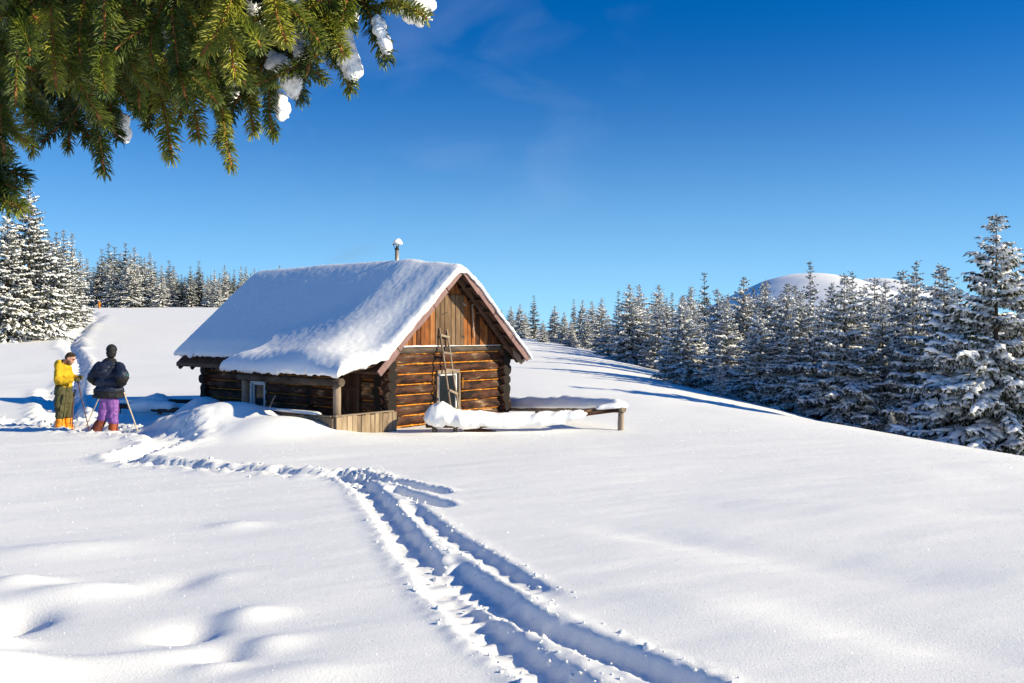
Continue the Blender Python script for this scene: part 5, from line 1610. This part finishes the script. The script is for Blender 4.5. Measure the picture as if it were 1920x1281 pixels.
part('boot', [((0.085, -0.03, -0.005), (0.058, 0.085, 0.045)), ((0.085, 0.10, -0.01), (0.055, 0.10, 0.04))], 0.011, MAT['black'], man2)
part('boot', [((-0.25, -0.05, 0.025), (0.07, 0.075, 0.045)), ((-0.29, 0.05, 0.01), (0.065, 0.10, 0.04))], 0.011, MAT['black'], man2)

# ---- trekking poles
def pole(p0, p1, r0, mat, label, grip=True, basket=True):
    p0, p1 = Vector(p0), Vector(p1)      # foot, top
    o = thing('walking_pole', label, 'pole', p0)
    L = (p1 - p0)
    log('shaft', (0, 0, 0), L, r0, o, [mat, mat], sides=8, segs=5, wob=0.02, bend=0.003, taper=-0.25)
    if grip: log('grip', L * 0.90, L * 1.01, r0 * 1.9, o, [MAT['black'], MAT['black']], sides=8, segs=3, bend=0)
    if basket:
        q = L.normalized()
        tube('basket', L * 0.055, L * 0.055 + q * 0.012, r0 * 4.2, r0 * 3.6, mat, o, 10)
    return o
m1 = Matrix.Translation(man1.location) @ Matrix.Rotation(man1.rotation_euler.z, 4, 'Z')
m2 = Matrix.Translation(man2.location) @ Matrix.Rotation(man2.rotation_euler.z, 4, 'Z')
top1 = m1 @ Vector((0.375, -0.115, 1.08))
f1 = at(167, 797, g1.y - 0.35); f1.z = min(f1.z, 0.02)
pole(f1, top1, 0.011, MAT['pole_dark'], 'dark walking pole held in the gloved hand of the yellow-hooded man')
fb = at(132, 800, g1.y - 0.45)
pole(at(131, 798, g1.y - 0.35), at(141, 731, g1.y - 0.25), 0.011, MAT['pole_dark'], 'dark slanting walking pole stuck upright in the snow between the two hikers')
pole(at(135, 803, g1.y - 0.45), at(139, 737, g1.y - 0.35), 0.012, MAT['pole_dark'], 'second walking pole planted together with the slanting one between the hikers')
top2 = m2 @ Vector((0.225, 0.07, 1.00))
pole(at(258, 809, g2.y - 0.15), top2 + (top2 - at(258, 809, g2.y - 0.15)).normalized() * 0.06, 0.014, MAT['pole'], 'pale bare walking stick in the right hand of the navy-jacketed hiker', False, False)
top3 = m2 @ Vector((-0.14, 0.27, 1.05))
pole(at(161, 800, g2.y + 0.5), top3, 0.011, MAT['pole'], 'pale walking stick on the far side of the navy-jacketed hiker', False, False)

# ---- two tiny walkers on the hill crest
def far_walker(px, py, d, jm, tm, cm, label, h=1.75):
    x = (px - CX) / F * d
    z = zs(x, d) - 0.12
    o = thing('person', label, 'person', (x, d, z), rt.uniform(-.4, .4))
    B = chain([(0.08, 0, 0.85), (0.1, 0.03, 0.45), (0.1, 0, 0.0)], [0.10, 0.08, 0.06], 0.6) + chain([(-0.08, 0, 0.85), (-0.1, 0.05, 0.45), (-0.1, -0.05, 0.0)], [0.10, 0.08, 0.06], 0.6)
    B += [((0, 0, 1.0), (0.17, 0.12, 0.2)), ((0, 0, 1.3), (0.2, 0.13, 0.18))] + limb((0, 0, 1.4), (0, .01, 1.55), 0.065, 0.06, 0.6) + [((0, 0.01, 1.63), (0.08, 0.095, 0.115))]
    B += chain([(0.2, 0, 1.4), (0.28, 0.05, 1.12), (0.24, 0.25, 1.0)], [0.06, 0.05, 0.04], 0.6) + chain([(-0.2, 0, 1.4), (-0.28, 0.05, 1.12), (-0.24, 0.25, 1.0)], [0.06, 0.05, 0.04], 0.6)
    part('body', B, 0.03, MAT['skin'], o, 1)
    part('jacket', [((0, 0, 0.98), (0.22, 0.17, 0.2)), ((0, 0, 1.28), (0.23, 0.17, 0.2))] + chain([(0.2, 0, 1.38), (0.29, 0.05, 1.12), (0.25, 0.22, 1.02)], [0.09, 0.08, 0.06], 0.6) + chain([(-0.2, 0, 1.38), (-0.29, 0.05, 1.12), (-0.25, 0.22, 1.02)], [0.09, 0.08, 0.06], 0.6), 0.03, jm, o, 1)
    part('trousers', chain([(0.08, 0, 0.85), (0.1, 0.03, 0.45), (0.1, 0, 0.0)], [0.13, 0.11, 0.09], 0.6) + chain([(-0.08, 0, 0.85), (-0.1, 0.05, 0.45), (-0.1, -0.05, 0.0)], [0.13, 0.11, 0.09], 0.6), 0.03, tm, o, 1)
    part('cap', [((0, 0, 1.67), (0.105, 0.115, 0.10))], 0.03, cm, o, 1)
far_walker(186, 584, 196, MAT['orange'], MAT['orange'], MAT['orange'], 'tiny walker in orange on the hill crest before the spruces')
far_walker(176, 584, 199, MAT['navy'], MAT['navy'], MAT['red'], 'tiny walker in dark clothes with red cap on the hill crest')
bpy.data.scenes.remove(WORK)
